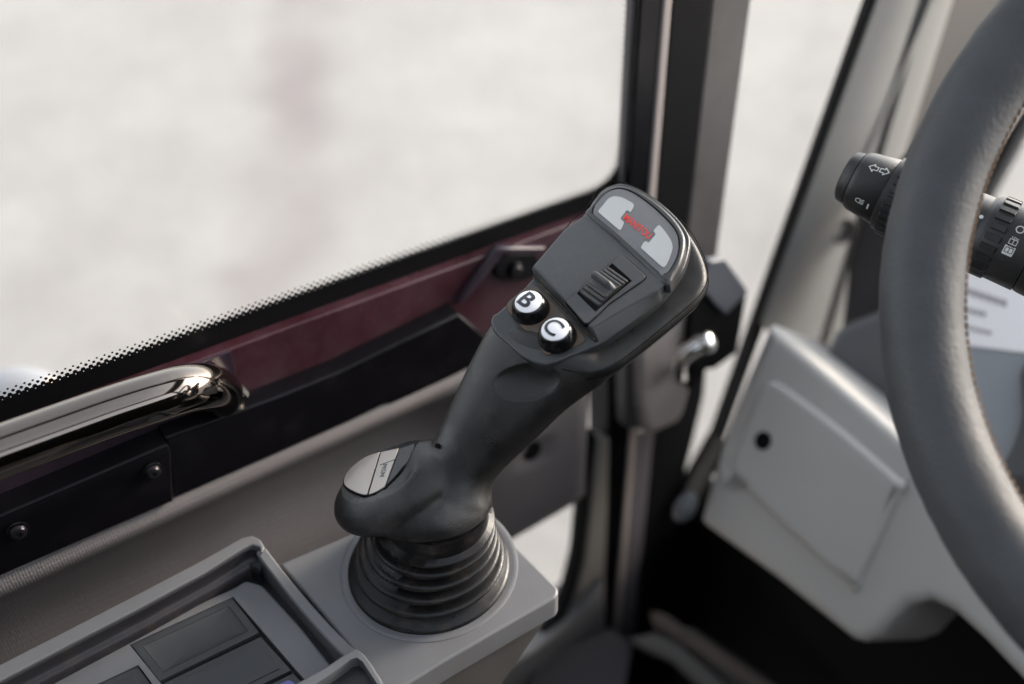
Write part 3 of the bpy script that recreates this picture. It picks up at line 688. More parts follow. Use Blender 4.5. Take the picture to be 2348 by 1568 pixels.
def blank(px, h, lab, inner_in=.005, style='pit'):
    pl = ccw(T(FC, px, h)); pl = inset(pl, .0003); m_ = MB(); N_ = len(pl)
    ins = [tuple(Vector(a)) for a in inset(pl, inner_in)]
    ins = fillet(ins, .0010, 3)
    if style == 'pit':
        m_.plate(FC, pl, h, h-.012, .0004, 2, holes=[ins]); o = obj('switch_blank', m_, blank_black, con, label=lab)
        m_ = MB(); q = inset(ccw(ins), .0002); rr = []
        c = sum((Vector(x) for x in q), Vector((0, 0)))/len(q)
        for k, dz in ((1, -.0001), (.98, -.0003), (.9, -.0006), (.75, -.0010), (.55, -.0013), (.25, -.0015), (.02, -.0015)):
            rr.append([FC.W(*(c+(Vector(x)-c)*k), h+dz) for x in q])
        m_.loft(rr, False, True); obj('blank_insert', m_, blank_black, o, ang=180)
    else:
        m_.plate(FC, pl, h, h-.012, .0004, 2); o = obj('switch_blank', m_, blank_black, con, label=lab)
        m_ = MB(); m_.plate(FC, ins, h+.0006, h, .0004, 2); obj('blank_insert', m_, blank_black, o)
blank(blank1, PH-.0006, 'black switch blank with a hollowed centre, farthest in the tray', .0038, 'pit')
blank(blank2, PH-.0006, 'black switch blank with a raised flat centre next to the blue switch', .0036, 'raise')
blank(blank3, PH-.0006, 'black switch blank half cut off at the bottom left of the tray', .0040, 'raise')
blank(blank4, PH-.0016, 'black switch housing under the blue switch', .0036, 'raise')
m_ = MB(); m_.plate(FC, fillet(T(FC, K_([(1600, 1095), (1690, 1048), (1722, 1062), (1790, 1150), (1700, 1220)]), PH+.004), .002), PH+.004, PH-.01, .0015, 3); obj('rocker_switch', m_, blue_plastic, con, label='lilac blue rocker switch at the bottom edge')

# ================================================================= DOOR
XD = -.450
FD = Frame((XD, 0, 0), (0, 1, 0), (1, 0, 0))           # a = y, b = z, h = inwards
assert abs(FD.v.z-1) < 1e-6
ZT, ZB = .25, -1.15
door = root('cab_door', 'black framed cab door with dotted window edge, rail coloured by a painted red reflection and grey lining', 'door', (XD, .1, -.55))
K5 = crop(1100, 800, 1.5677); K4 = crop(0, 1300, 1.568)
# window lines in door plane
def yz(x, y, h=0): return FD.px(x, y, h)
g1, g2_ = Vector(yz(0, 925)), Vector(yz(1330, 455))      # edge of solid black band
slope = (g2_.y-g1.y)/(g2_.x-g1.x)
YR = Vector(yz(1441, 200)).x                              # right edge of clear glass
YL = -.75
def edge_z(y): return g1.y+slope*(y-g1.x)
rad = .030
# clear opening polygon (rounded lower right corner)
corner = Vector((YR, edge_z(YR)))
op = [(YL, edge_z(YL)), (YR, edge_z(YR)), (YR, ZT-.03), (YL, ZT-.03)]
op = fillet(op, [.0, rad, .0, .0], 10)
# pane
m_ = MB(); m_.plate(FD, [(YL-.03, edge_z(YL)-.03), (YR+.02, edge_z(YR)-.03), (YR+.02, ZT), (YL-.03, ZT)], -.002, -.006, 0); obj('window_pane', m_, glass, door)
# printed black border on the glass
lowb = [Vector(yz(*q)) for q in K5([(0, 830), (2038, 95)])]; sl2 = (lowb[1].y-lowb[0].y)/(lowb[1].x-lowb[0].x)
def low_z(y): return lowb[0].y+sl2*(y-lowb[0].x)
m_ = MB(); Yout = Vector(yz(1462, 200)).x
m_.plate(FD, [(YL-.03, low_z(YL-.03)-.004), (Yout, low_z(Yout)-.004), (Yout, ZT), (YL-.03, ZT)], -.0016, -.0019, 0, holes=[op]); obj('printed_border', m_, flat_black, door)
# frit dots
m_ = MB()
def dot(y, z, r):
    if r < .00015: return
    b0 = len(m_.v); n = 10
    m_.v += [Vector((XD-.0014, y+r*math.cos(2*math.pi*k/n), z+r*math.sin(2*math.pi*k/n))) for k in range(n)]; m_.f.append(tuple(range(b0, b0+n)))
pit = .0040; path = [Vector(q) for q in op]; c_path = []
# walk bottom edge, corner, right edge
walk = [Vector((YL+.35, edge_z(YL+.35)))]+[Vector(q) for q in op[1:-2]]+[Vector((YR, ZT-.05))]
acc = [0]
for i in range(1, len(walk)): acc.append(acc[-1]+(walk[i]-walk[i-1]).length)
rows = ((.0000, .00195), (.0021, .00125), (.0041, .00088), (.0059, .00060))
nn_ = int(acc[-1]/pit)
for k in range(nn_):
    for ri, (off, r_) in enumerate(rows):
        s_ = (k+(.5 if ri % 2 else 0))*pit
        j = max(0, min(len(acc)-2, next((q for q in range(len(acc)-1) if acc[q+1] >= s_), len(acc)-2)))
        f_ = (s_-acc[j])/(acc[j+1]-acc[j]); p = walk[j].lerp(walk[j+1], f_); d = (walk[j+1]-walk[j]).normalized(); nr_ = Vector((-d.y, d.x))
        q = p+nr_*off; dot(q.x, q.y, r_)
m_.f = [tuple(reversed(f)) for f in m_.f]
obj('frit_dots', m_, flat_black, door, kind='stuff', flat=True)
# rail face with its red reflection painted in (slightly in front of the glass), bounded below by the flange
HF = .006
def zat(pa, pb, y, h):
    a, b_ = Vector(yz(*pa, h)), Vector(yz(*pb, h)); return a.y+(b_.y-a.y)/(b_.x-a.x)*(y-a.x)
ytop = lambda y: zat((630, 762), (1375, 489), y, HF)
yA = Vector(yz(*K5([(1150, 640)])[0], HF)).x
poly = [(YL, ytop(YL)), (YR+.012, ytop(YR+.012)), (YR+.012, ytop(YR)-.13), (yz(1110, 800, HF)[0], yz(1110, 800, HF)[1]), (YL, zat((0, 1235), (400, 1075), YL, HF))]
m_ = MB(); m_.plate(FD, poly, HF, -.012, .0015, 3); obj('red_reflection_rail', m_, maroon, door)
pr = [(YL, ytop(YL)-.0012), (yz(*(540, 850), HF)[0], ytop(yz(*(540, 850), HF)[0])-.0012)]
xh = yz(548, 880, HF)[0]
m_ = MB(); m_.plate(FD, [(YL, ytop(YL)-.001), (xh, ytop(xh)-.001), (yz(560, 960, HF)[0], yz(560, 960, HF)[1]), (YL, zat((0, 1235), (400, 1075), YL, HF))], HF+.0012, HF-.002, .0004, 2); obj('plum_rail', m_, plum, door)
# diagonal bracket and hex screw near the corner
HB2 = HF+.004
tri = K5([(1150, 640), (1190, 650), (1440, 345), (1660, 352), (1700, 300), (1500, 300), (1420, 300), (1385, 320)])
m_ = MB(); m_.plate(FD, ccw(T(FD, tri, HB2)), HB2, HF-.002, .0015, 3); obj('corner_bracket', m_, plum, door)
m_ = MB(); m_.plate(FD, smooth(ccw(T(FD, K5([(1390, 420), (1440, 355), (1650, 360), (1640, 470), (1570, 510), (1440, 510), (1390, 480)]), HB2)), 3), HB2-.001, HF-.002, .001, 2); obj('bracket_plate', m_, gloss_black, door)
def bolt(x, y, h, r, parent, n='hex_screw', m=bolt_steel, w_=None):
    a, b_ = FD.px(x, y, h); c = FD.W(a, b_, h)
    m_ = MB(); m_.lathe(c, FD.w, [(-.002, r*1.35), (.0006, r*1.35), (.0011, r*1.2), (.0012, r*1.02)], 28); o = obj('screw_washer', m_, gloss_black, parent)
    m_ = MB(); m_.lathe(c, FD.w, [(.0008, r), (.0018, r*.97), (.0030, r*.78), (.0034, r*.55), (.0034, r*.34), (.0018, r*.30), (.0018, r*.02)], 24); obj(n, m_, m, o, ang=30)
bolt(*K5([(1510, 440)])[0], HB2+.0005, .0040, door)
# black flange: long right part and lower left plate
HG = .020
f1 = K5([(-700, 1500), (0, 1245), (400, 1080), (1155, 712), (1330, 850), (1400, 900), (1400, 1300), (1000, 1300), (700, 1305), (0, 1585), (-700, 1850)])
def dpl(pts, h, hb, r, name, m, parent=door, **k):
    m_ = MB(); m_.plate(FD, ccw(T(FD, pts, h)), h, hb, r, 3); return obj(name, m_, m, parent, **k)
f1 = [(380, 1005), (630, 913), (780, 853), (1052, 719), (1110, 770), (1150, 795), (1150, 900), (880, 930), (802, 968), (398, 1145)]
dpl(f1, HG, -.01, .0016, 'rail_flange', gloss_black)
f2 = [(-1400, 1771), (0, 1183), (384, 1019), (392, 1030), (398, 1150), (200, 1235), (0, 1322), (-1400, 1954)]
dpl(f2, HG+.003, -.01, .0014, 'screwed_flange', gloss_black)
bolt(349, 1079, HG+.0035, .0042, door); bolt(40, 1217, HG+.0035, .0045, door)
# door lining: sheet with a rolled top edge and a scooped middle
ly0, ly1 = YL, FD.px(1366, 950, .02)[0]
def lin_top(y): return zat((0, 1312), (802, 956), y, .022)
m_ = MB(); ny, nz_ = 90, 56
zbot = [FD.px(1165, 1225, .02)[1], FD.px(1320, 1135, .02)[1]]
cy_, cz_ = FD.px(1215, 1030, .02)
rings = []
for i in range(ny+1):
    y = ly0+(ly1-ly0)*i/ny; zt = lin_top(y); col_ = []
    e = min(1, (ly1-y)/.02); 
    zb = zbot[1]+(zbot[0]-zbot[1])*(ly1-y)/max(.001, ly1-FD.px(1165, 1225, .02)[0])
    zb = max(zb, -.80); zb += .012*(1-e)**2
    zt2 = zt-.02*(1-e)**2
    for j in range(nz_+1):
        s_ = (j/nz_)**1.5; z = zt2+(zb-zt2)*s_; d = zt2-z
        x = .010+.014*math.sin(min(1, d/.012)*math.pi/2)                      # top roll
        if d > .012: x = .024-.024*(1-math.exp(-((d-.012)/.020)**2))          # scoop under the roll
        if d > .055: x += .020*(1-math.exp(-((d-.055)/.035)**2))
        # towards the front end the scoop closes and the panel swells
        k = max(0, min(1, (y-(ly1-.15))/.07)); k = k*k*(3-2*k)
        x = x*(1-k)+(.010+.016*min(1, d/.010)**.5)*k
        x *= (1-(1-e)**3*.8)
        r_ = math.hypot(y-cy_, z-cz_)
        if r_ < .013: x -= .006*(1-(r_/.013)**4)
        col_.append(FD.W(y, z, x))
    col_.append(FD.W(y, zb-.001, -.004)); rings.append(col_)
m_.loft(rings, False, True, closed=False); obj('door_lining', m_, trim_grey, door, ang=60)
m_ = MB(); m_.lathe(FD.W(cy_, cz_, .0), FD.w, [(.010, .0088), (.0222, .0088), (.0236, .0078), (.0236, .003), (.0233, .0002)], 28); obj('lining_plug', m_, deep_black, door)
# grab handle of polished tube
xh_ = .048
hp_ = []
for (x, y, h) in ((-260, 1130, xh_), (-60, 1057, xh_), (120, 992, xh_), (260, 942, xh_), (360, 910, xh_*.99), (420, 893, xh_*.93), (462, 888, xh_*.80), (492, 893, xh_*.58), (505, 903, xh_*.32), (508, 912, xh_*.0), (508, 914, -.006)):
    a, b_ = FD.px(x, y, h); hp_.append(FD.W(a, b_, h))
hd = (hp_[0]-hp_[1]).normalized(); hl = hp_[0]+hd*.26; ix = Vector((-1, 0, 0))
hp_ = [hl+hd*.050+ix*.056, hl+hd*.049+ix*.030, hl+hd*.038+ix*.010, hl+hd*.015+ix*.001, hl]+hp_
hp2 = smooth_open(hp_, 8)
m_ = MB(); m_.tube(hp2, .0125, 40); obj('grab_handle', m_, chrome, door, ang=60)
# base ring of handle weld
m_ = MB(); m_.lathe(hp_[-2]+FD.w*HF, FD.w, [(0, .0150), (.002, .0148), (.004, .0132), (.005, .0122)], 32); obj('handle_collar', m_, gloss_black, door)
# upright frame members of the door (vertical), described by where they cross the top of the picture
def yv(x, y=0, h=0): return FD.px(x, y, h)[0]
def upright(x0, x1, h, hb, name, m, parent, z0=ZB, z1=ZT, r=.0015, ytop_=0, **k):
    a, b_ = yv(x0, ytop_, h), yv(x1, ytop_, h); m_ = MB(); m_.box(FD, a, b_, z0, z1, hb, h, r); return obj(name, m_, m, parent, **k)
upright(1450, 1468, .004, -.0016, 'seal_strip', seal_grey, door, z0=edge_z(YR)-.06)
upright(1468, 1523, .008, -.0016, 'door_upright', gloss_black, door)
upright(1523, 1542, .010, -.006, 'edge_strip', latch_grey, door)
# lower glazed light of the door: black rubber edge, dark glass opening and grey post
zl = FD.px(1165, 1222, .02)[1]
# ================================================================= FIXED CAB SIDE FRAME
frame = root('side_pillar', 'black and taupe cab side pillar behind the joystick head', 'pillar', (XD, yv(1600, 400), -.6))
upright(1542, 1634, .006, -.030, 'pillar_body', flat_black, frame)
upright(1634, 1722, -.002, -.030, 'pillar_face', pillar_brown, frame, z0=FD.px(1640, 600, 0)[1])
# door lower post, seen below the lining
a0, a1 = yv(1368, 1002, .0), yv(1399, 1002, .0)
lp = MB()
K1b = crop(2200, 900, 1.12)
post = K1b([(212, 945), (272, 960), (262, 1300), (250, 1568), (262, 1800), (150, 2060), (-220, 2250), (-260, 2130), (-60, 1930), (60, 1800), (110, 1660), (150, 1500), (190, 1150)])
m_ = MB(); m_.plate(FD, ccw(T(FD, post, .008)), .008, -.001, .004, 4); obj('door_lower_frame', m_, post_grey, door, label='grey lower frame of the door curving under the lower window')
seal = K1b([(172, 940), (212, 945), (190, 1150), (150, 1500), (110, 1660), (60, 1800), (-60, 1930), (-260, 2130), (-290, 2110), (-80, 1900), (30, 1770), (80, 1640), (120, 1480), (150, 1200)])
m_ = MB(); m_.plate(FD, ccw(T(FD, seal, .010)), .010, -.001, .002, 3); obj('rubber_seal', m_, deep_black, door)
m_ = MB(); m_.plate(FD, ccw(T(FD, [(700, 1240), (1370, 1000), (1368, 1180), (1340, 1300), (1280, 1420), (1180, 1500), (700, 1800)], -.002)), -.002, -.006, 0); obj('lower_pane', m_, glass, door)
dpl([(1100, 1568), (1225, 1490), (1290, 1440), (1340, 1390), (1385, 1330), (1392, 1470), (1350, 1520), (1260, 1640), (1000, 1700)], .016, -.02, .004, 'door_sill', console_grey, label='light grey sill at the bottom of the door')
# dark upright behind the post and lilac strip (door gap)
bk = K1b([(262, 600), (420, 600), (415, 930), (360, 1568), (330, 2050), (262, 2050), (250, 1568), (262, 1300)])
dpl(bk, .006, -.02, .001, 'pillar_lower', flat_black, frame)
ls = K1b([(385, 925), (468, 925), (440, 1200), (400, 1568), (385, 1800), (330, 2000), (318, 1990), (330, 1568), (360, 1200)])
dpl(ls, .009, -.01, .002, 'pillar_strip', mat('lilac grey strip', (.12, .11, .125), .45), frame)
bl2 = K1b([(440, 640), (700, 640), (690, 760), (662, 880), (610, 1100), (590, 1190), (560, 1240), (640, 1290), (700, 1400), (760, 1568), (700, 2100), (330, 2100), (400, 1568)])
dpl(bl2, .000, -.03, .001, 'pillar_foot', flat_black, frame)
# latch cover with striker pin, and black bracket
lat = root('door_latch', 'taupe latch cover with bright steel striker pin on the pillar', 'latch', FD.W(*FD.px(1540, 850, .02), .02))
lc1 = [(1465, 740), (1530, 705), (1585, 700), (1605, 730), (1600, 800), (1585, 900), (1565, 960), (1530, 985), (1475, 985)]
m_ = MB(); m_.plate(FD, smooth(ccw(T(FD, lc1, .030)), 3), .030, .0, .008, 6); obj('latch_cover', m_, latch_grey, lat, ang=60)
m_ = MB(); m_.plate(FD, ccw(T(FD, [(1440, 760), (1490, 750), (1492, 988), (1440, 985)], .024)), .024, .0, .004, 3); obj('latch_plate', m_, mat('dark latch plate', (.05, .048, .05), .5), lat)
m_ = MB(); m_.plate(FD, smooth(ccw(T(FD, [(1565, 790), (1600, 775), (1640, 800), (1620, 850), (1600, 880), (1585, 895), (1570, 880), (1555, 860)], .033)), 3), .033, .02, .003, 3); obj('latch_mouth', m_, deep_black, lat)
pts = [FD.W(*FD.px(x, y, h), h) for x, y, h in ((1616, 786, .058), (1600, 793, .056), (1578, 806, .053), (1560, 822, .050), (1553, 842, .046), (1556, 862, .038))]
m_ = MB(); m_.tube(smooth_open(pts, 5), .0068, 16); obj('striker_pin', m_, bright_steel, lat, ang=60)
m_ = MB(); m_.lathe(pts[0], camdir(.8, .3, .6), [(-.006, .0075), (.002, .0085), (.005, .0078), (.007, .005), (.0075, .0005)], 24); obj('pin_head', m_, bright_steel, lat, ang=60)
brk = root('latch_bracket', 'black steel bracket with blue-grey top face behind the joystick head', 'bracket', FD.W(*FD.px(1660, 700, .03), .03))
dpl([(1590, 660), (1612, 664), (1663, 720), (1712, 672), (1708, 700), (1690, 808), (1638, 846), (1590, 850), (1576, 829)], .036, -.01, .0012, 'bracket_body', deep_black, brk)
dpl([(1600, 650), (1630, 600), (1663, 594), (1716, 668), (1664, 722), (1640, 700)], .040, .034, .0015, 'bracket_face', mat('blue grey metal', (.10, .105, .125), .35), brk)

# quarter window pane + leaning front pillar
qw = root('quarter_window', 'narrow pale quarter window between side pillar and leaning grey pillar', 'window', FD.W(*FD.px(1790, 300, 0), 0))
m_ = MB(); m_.plate(FD, ccw(T(FD, [(1715, -60), (2030, -60), (1745, 713), (1644, 1007), (1560, 1160), (1540, 1150), (1640, 600)], -.02)), -.02, -.024, 0); obj('window_pane', m_, glass, qw)
# leaning pillar: folded section swept down the slanted line
ap = root('front_pillar', 'leaning grey plastic pillar cover beside the steering wheel', 'pillar', FD.W(*FD.px(1980, 400, 0), 0))
topL, botL = FD.W(*FD.px(2020, -40, 0), 0), FD.W(*FD.px(1735, 742, 0), 0)
def strip(pxs_top, pxs_bot, hs, name, m, r_=None, parent=ap):
    rings = []
    tpp = [FD.W(*FD.px(*q, h), h) for q, h in zip(pxs_top, hs)]; bpp = [FD.W(*FD.px(*q, h), h) for q, h in zip(pxs_bot, hs)]
    back = [v+Vector((-.012, .006, 0)) for v in reversed(tpp)], [v+Vector((-.012, .006, 0)) for v in reversed(bpp)]
    m_ = MB(); rings = []
    A_, B_ = tpp+back[0], bpp+back[1]
    for i in range(9): rings.append([a.lerp(b_, i/8) for a, b_ in zip(A_, B_)])
    m_.loft(rings); return obj(name, m_, m, parent, ang=25)
strip([(2014, -40), (2034, -40)], [(1636, 1010), (1656, 1020)], [.004, .004], 'pillar_seal', deep_black)
strip([(1636, 1008), (1664, 1018)], [(1545, 1165), (1566, 1175)], [.0045, .0045], 'pillar_seal', deep_black)
tp_ = [(2028, -40), (2060, -40), (2112, -40), (2124, -40), (2140, -40), (2185, -40), (2205, -40)]
bt_ = [(1745, 745), (1760, 760), (1850, 850), (1862, 860), (1872, 868), (1895, 880), (1905, 890)]
strip(tp_, bt_, [.008, .010, .012, .006, .012, .010, .000], 'pillar_cover', apillar)
strip([(2150, -40), (2160, -40)], [(1975, 380), (1980, 385)], [.013, .013], 'pillar_rib', apillar)
strip([(2200, -40), (2250, -40), (2360, -40)], [(1890, 880), (1960, 900), (2100, 1000)], [.004, -.01, -.03], 'pillar_shaded_side', apillar_dark)  # face turned away, painted darker than the cover for its shade
# small recess + knob on the cover
m_ = MB(); pc = FD.W(*FD.px(1935, 530, .013), .013); m_.lathe(pc, Vector((1, -.3, .1)), [(-.003, .012), (.0005, .0118), (.0012, .010), (-.0006, .008), (-.0006, .0005)], 24); obj('cover_clip', m_, apillar_dark, ap)

# ================================================================= DASH
pd = P(1763, 744, .78)
slp = camdir(0, 1, 0)
FA = Frame(pd, (1, 0, 0), Vector((-.06, -.82, .60)))
K2b = crop(2700, 1200, 1.0208)
dash = root('dash_panel', 'light grey lower dash panel with raised square access cover', 'dashboard', pd)
dp_ = K2b([(370, 115), (385, 95), (405, 108), (620, 290), (880, 515), (1000, 620), (1500, 1000), (1600, 1700), (1420, 1560), (1250, 1380), (1130, 1270), (1040, 1225), (950, 1245), (880, 1310), (830, 1370), (760, 1398), (715, 1385), (400, 1130), (112, 918), (97, 895), (120, 800), (180, 590), (270, 350)])
m_ = MB(); m_.plate(FA, ccw(T(FA, dp_)), 0, -.10, .0085, 7); obj('dash_shell', m_, dash_grey, dash, ang=60)
cv = K2b([(395, 330), (460, 365), (680, 530), (905, 725), (925, 765), (740, 1165), (700, 1155), (470, 950), (232, 715), (226, 680), (340, 375)])
m_ = MB(); m_.plate(FA, smooth(ccw(T(FA, cv, .005)), 3), .0058, -.02, .0050, 6); cvo = obj('access_cover', m_, dash_grey, dash, ang=60)
hc = FA.px(*K2b([(360, 575)])[0], .0058); m_ = MB(); m_.lathe(FA.W(*hc, .0055), FA.w, [(-.002, .0072), (.0012, .0070), (.0016, .0060), (.0013, .003), (.0013, .0003)], 28); obj('cover_lock', m_, deep_black, cvo)
# cowl pieces behind the wheel
FB_ = Frame(P(1950, 800, .80), (1, 0, 0), Vector((.25, -.80, .55)))
cw = root('column_cowl', 'mid grey dash cowl between leaning pillar and steering wheel', 'dashboard', P(1950, 800, .8))
m_ = MB(); m_.plate(FB_, smooth(ccw(T(FB_, [(1895, 850), (1905, 780), (1930, 748), (1990, 722), (2060, 700), (2200, 700), (2250, 900), (2200, 1150), (2050, 985), (1960, 905)])), 3), 0, -.05, .008, 5); obj('cowl_shell', m_, cowl_grey, cw, ang=60)
m_ = MB(); FB2 = Frame(P(1950, 650, .86), (1, 0, 0), Vector((.1, -.9, .3))); m_.plate(FB2, ccw(T(FB2, [(1925, 780), (1945, 600), (1990, 440), (2120, 300), (2250, 500), (2200, 800)])), 0, -.01, .003, 2); obj('cowl_shadow_sheet', m_, mat('dark upper shadow', (.055, .05, .052), .7), cw)  # last plate: dark sheet standing in for the shadow above the cowl

# steering column parts in the gap right of the wheel
colu = root('steering_column', 'grey steering column shroud with white printed sticker behind the wheel', 'steering column', P(2290, 850, .62))
FS = Frame(P(2290, 700, .74), (1, 0, 0), Vector((-.1, -.50, .86)))
m_ = MB(); m_.plate(FS, smooth(ccw(T(FS, [(2120, 560), (2260, 600), (2420, 640), (2600, 760), (2560, 1000), (2420, 1060), (2330, 1100), (2295, 1085), (2260, 1000), (2180, 900), (2120, 700)])), 3), 0, -.06, .006, 5); obj('column_shroud', m_, mat('blue grey shroud', (.26, .275, .29), .5), colu, ang=60)
m_ = MB(); m_.plate(FS, ccw(T(FS, [(2130, 560), (2260, 600), (2400, 640), (2440, 650), (2440, 812), (2330, 806), (2130, 780)], .001)), .001, -.001, .0003, 1); stk = obj('sticker', m_, paper, colu)
for rowi, (x0, y0, x1, y1, hgt) in enumerate(((2195, 652, 2310, 690, 14), (2195, 700, 2262, 716, 10), (2200, 742, 2275, 760, 8))):
    m_ = MB(); nwd = 7 if rowi == 0 else 5
    for i in range(nwd):
        s0, s1 = i/nwd, (i+.78)/nwd
        q = [(x0+(x1-x0)*s0, y0+(y1-y0)*s0), (x0+(x1-x0)*s1, y0+(y1-y0)*s1), (x0+(x1-x0)*s1, y0+(y1-y0)*s1+hgt), (x0+(x1-x0)*s0, y0+(y1-y0)*s0+hgt)]
        m_.plate(FS, ccw(T(FS, q, .0014)), .0014, .0009, 0)
    obj('printed_line', m_, ink_grey, stk)
m_ = MB(); m_.plate(FS, smooth(ccw(T(FS, [(2350, 820), (2500, 800), (2520, 1100), (2350, 1100), (2300, 1095), (2292, 1070), (2320, 1020), (2342, 940)], .008)), 3), .008, -.03, .004, 4); obj('shroud_edge', m_, mat('dark shroud edge', (.06, .06, .06), .5), colu)
m_ = MB(); FP_ = Frame(P(2345, 1130, .74), (1, 0, 0), Vector((0, -.8, .6))); m_.plate(FP_, ccw(T(FP_, [(2250, 1060), (2500, 1060), (2500, 1300), (2250, 1300)])), 0, -.01, .003, 2); obj('lower_shroud', m_, dash_grey, colu)
# windscreen wiper/seal line seen above
FWs = Frame(P(2310, 350, 1.0), (1, 0, 0), Vector((0, -1, .3)))
ws = root('windscreen', 'bright strip of windscreen with dark seal seen through the steering wheel', 'window', P(2310, 350, 1.0))
m_ = MB(); m_.plate(FWs, ccw(T(FWs, [(2150, 560), (2365, 235), (2385, 240), (2200, 580)])), .012, -.01, .001, 2); obj('windscreen_seal', m_, mat('dark seal', (.05, .05, .055), .5), ws)
m_ = MB(); m_.plate(FWs, ccw(T(FWs, [(2260, 100), (2900, 100), (2900, 900), (2100, 900)])), 0, -.004, 0); obj('windscreen_pane', m_, glass, ws)

# dark foot space, sill and pedal
ib = root('footwell', 'black lined footwell under the dash', 'footwell', P(1800, 1400, 1.1))
Fb = Frame(P(1800, 1300, .95), (1, 0, 0), Vector((0, -1, .15)))
m_ = MB(); m_.plate(Fb, ccw(T(Fb, [(1540, 1165), (1603, 1100), (1760, 1150), (2600, 1150), (2700, 1900), (1380, 1900), (1450, 1300)])), 0, -.01, .002, 2); obj('footwell_lining', m_, deep_black, ib)
FZ = -1.12
m_ = MB(); fz = Frame((0, 0, FZ), (0, 1, 0), (0, 0, 1)); m_.box(fz, -.9, 1.2, -.9, .46, -.03, 0, .002); obj('floor', m_, deep_black, kind='structure', label='black cab floor')
silo = root('door_sill_strip', 'worn brown metal sill strips below the footwell', 'sill', P(1650, 1500, 1.0))
Fs = Frame(P(1600, 1480, .93), (1, 0, 0), Vector((.3, -.3, .9)))
for q, nm, mm in (([(1490, 1400), (1520, 1405), (1790, 1580), (1760, 1600), (1500, 1430)], 'sill_strip', sill_brown), ([(1440, 1465), (1500, 1450), (1560, 1480), (1690, 1590), (1640, 1600), (1540, 1510), (1490, 1490)], 'sill_strip', mat('grey sill paint', (.09, .085, .08), .5)), ([(1530, 1430), (1590, 1440), (1740, 1540), (1850, 1620), (1700, 1600)], 'sill_step', mat('dark sill paint', (.03, .028, .028), .5))):
    m_ = MB(); hh = .0 if nm == 'sill_strip' else -.004; m_.plate(Fs, ccw(T(Fs, q, hh)), hh, hh-.02, .002, 3); obj(nm, m_, mm, silo)
m_ = MB(); m_.plate(Fs, ccw(T(Fs, [(1250, 1500), (1400, 1440), (1450, 1480), (1420, 1650), (1100, 1750)], -.01)), -.01, -.03, .002, 2); obj('sill_corner', m_, mat('dark plum floor edge', (.03, .026, .03), .5), silo)
lev = root('release_lever', 'short taupe lever with grey rounded tip hanging beside the dash panel', 'lever', P(1600, 1110, .8))
m_ = MB(); m_.tube([P(1655, 1010, .80), P(1610, 1090, .795), (P(1580, 1145, .79))], [.0075, .0075, .006], 14); obj('lever_rod', m_, mat('taupe rod', (.10, .085, .07), .5), lev)
m_ = MB(); a, b_ = P(1590, 1130, .785), P(1552, 1195, .785); pp = [a.lerp(b_, k/10) for k in range(11)]; m_.tube(pp, [.0085*math.sqrt(max(.02, 1-((k-5)/5.2)**2)) for k in range(11)], 18); obj('lever_tip', m_, mat('grey knob', (.13, .135, .145), .35), lev, ang=70)
ped = MB(); Fp = Frame(P(2060, 1550, .95), (1, 0, 0), Vector((0, -.5, .85))); ped.plate(Fp, smooth(ccw(T(Fp, [(1995, 1580), (2010, 1535), (2050, 1520), (2120, 1560), (2160, 1620), (2080, 1680), (1990, 1640)])), 3), 0, -.015, .005, 5)
obj('foot_pedal', ped, mat('grey pedal', (.17, .17, .165), .5), None, 'grey rounded pedal pad at the bottom edge of the footwell', 'pedal', ang=60)

# ================================================================= STEERING WHEEL
prm = (-.0305, .42923, -.1982, .83896, .22624)
wc = Vector(prm[:3]); wn = Vector((math.sin(prm[4])*.5, -math.sin(prm[3]), math.cos(prm[3]))).normalized()
wh = root('steering_wheel', 'dark grey leather steering wheel rim with brown stitching in the right foreground', 'steering wheel', wc)
e1 = wn.cross(Vector((1, 0, 0))).normalized(); e2 = wn.cross(e1)
RWH, rt = .190, .0180
m_ = MB(); nM, nm_ = 220, 36; rings = []
for i in range(nM):
    a = 2*math.pi*i/nM; d = e1*math.cos(a)+e2*math.sin(a); c = wc+d*RWH
    bmp = 1+.006*noise.noise(c*40)
    rr_ = []
    for k in range(nm_):
        th = 2*math.pi*k/nm_; r_ = rt*bmp
        q = c+d*(r_*math.cos(th)*.97)+wn*(r_*math.sin(th)*1.04)
        q += (q-c).normalized()*(.00035*noise.noise(q*150)); rr_.append(q)
    rings.append(rr_)
rings.append(rings[0]); m_.loft(rings, False, False); obj('wheel_rim', m_, leather, wh, ang=80)
# stitching along the inner rear side
m_ = MB(); ns = 300
for i in range(ns):
    for sgn_ in (-1, 1):
        a0, a1 = 2*math.pi*(i+.15)/ns, 2*math.pi*(i+.75)/ns; pts = []
        for a in (a0, (a0+a1)/2, a1):
            d = e1*math.cos(a)+e2*math.sin(a); th = math.pi+R(12+sgn_*5); rr_ = rt*1.0+.0005
            pts.append(wc+d*RWH+d*(rr_*math.cos(th)*.97)+wn*(rr_*math.sin(th)*1.04)*1)
        m_.tube(pts, .0006, 5)
obj('rim_stitching', m_, thread, wh, kind='stuff')
m_ = MB(); m_.lathe(wc-wn*.05, wn, [(-.03, .03), (0, .035), (.02, .045), (.035, .042), (.040, .03), (.041, .001)], 40); obj('wheel_hub', m_, cowl_grey, wh, ang=60)
for a in (R(20), R(160), R(270)):
    d = e1*math.cos(a)+e2*math.sin(a); pts = [wc-wn*.03+d*.03, wc-wn*.02+d*.10, wc+d*(RWH-.005)]
    if (pts[1].normalized()).dot(Vector(M@np.array([0, 0, -1.]))) > 0: m_ = MB(); m_.tube(smooth_open(pts, 5), .010, 12); 
    
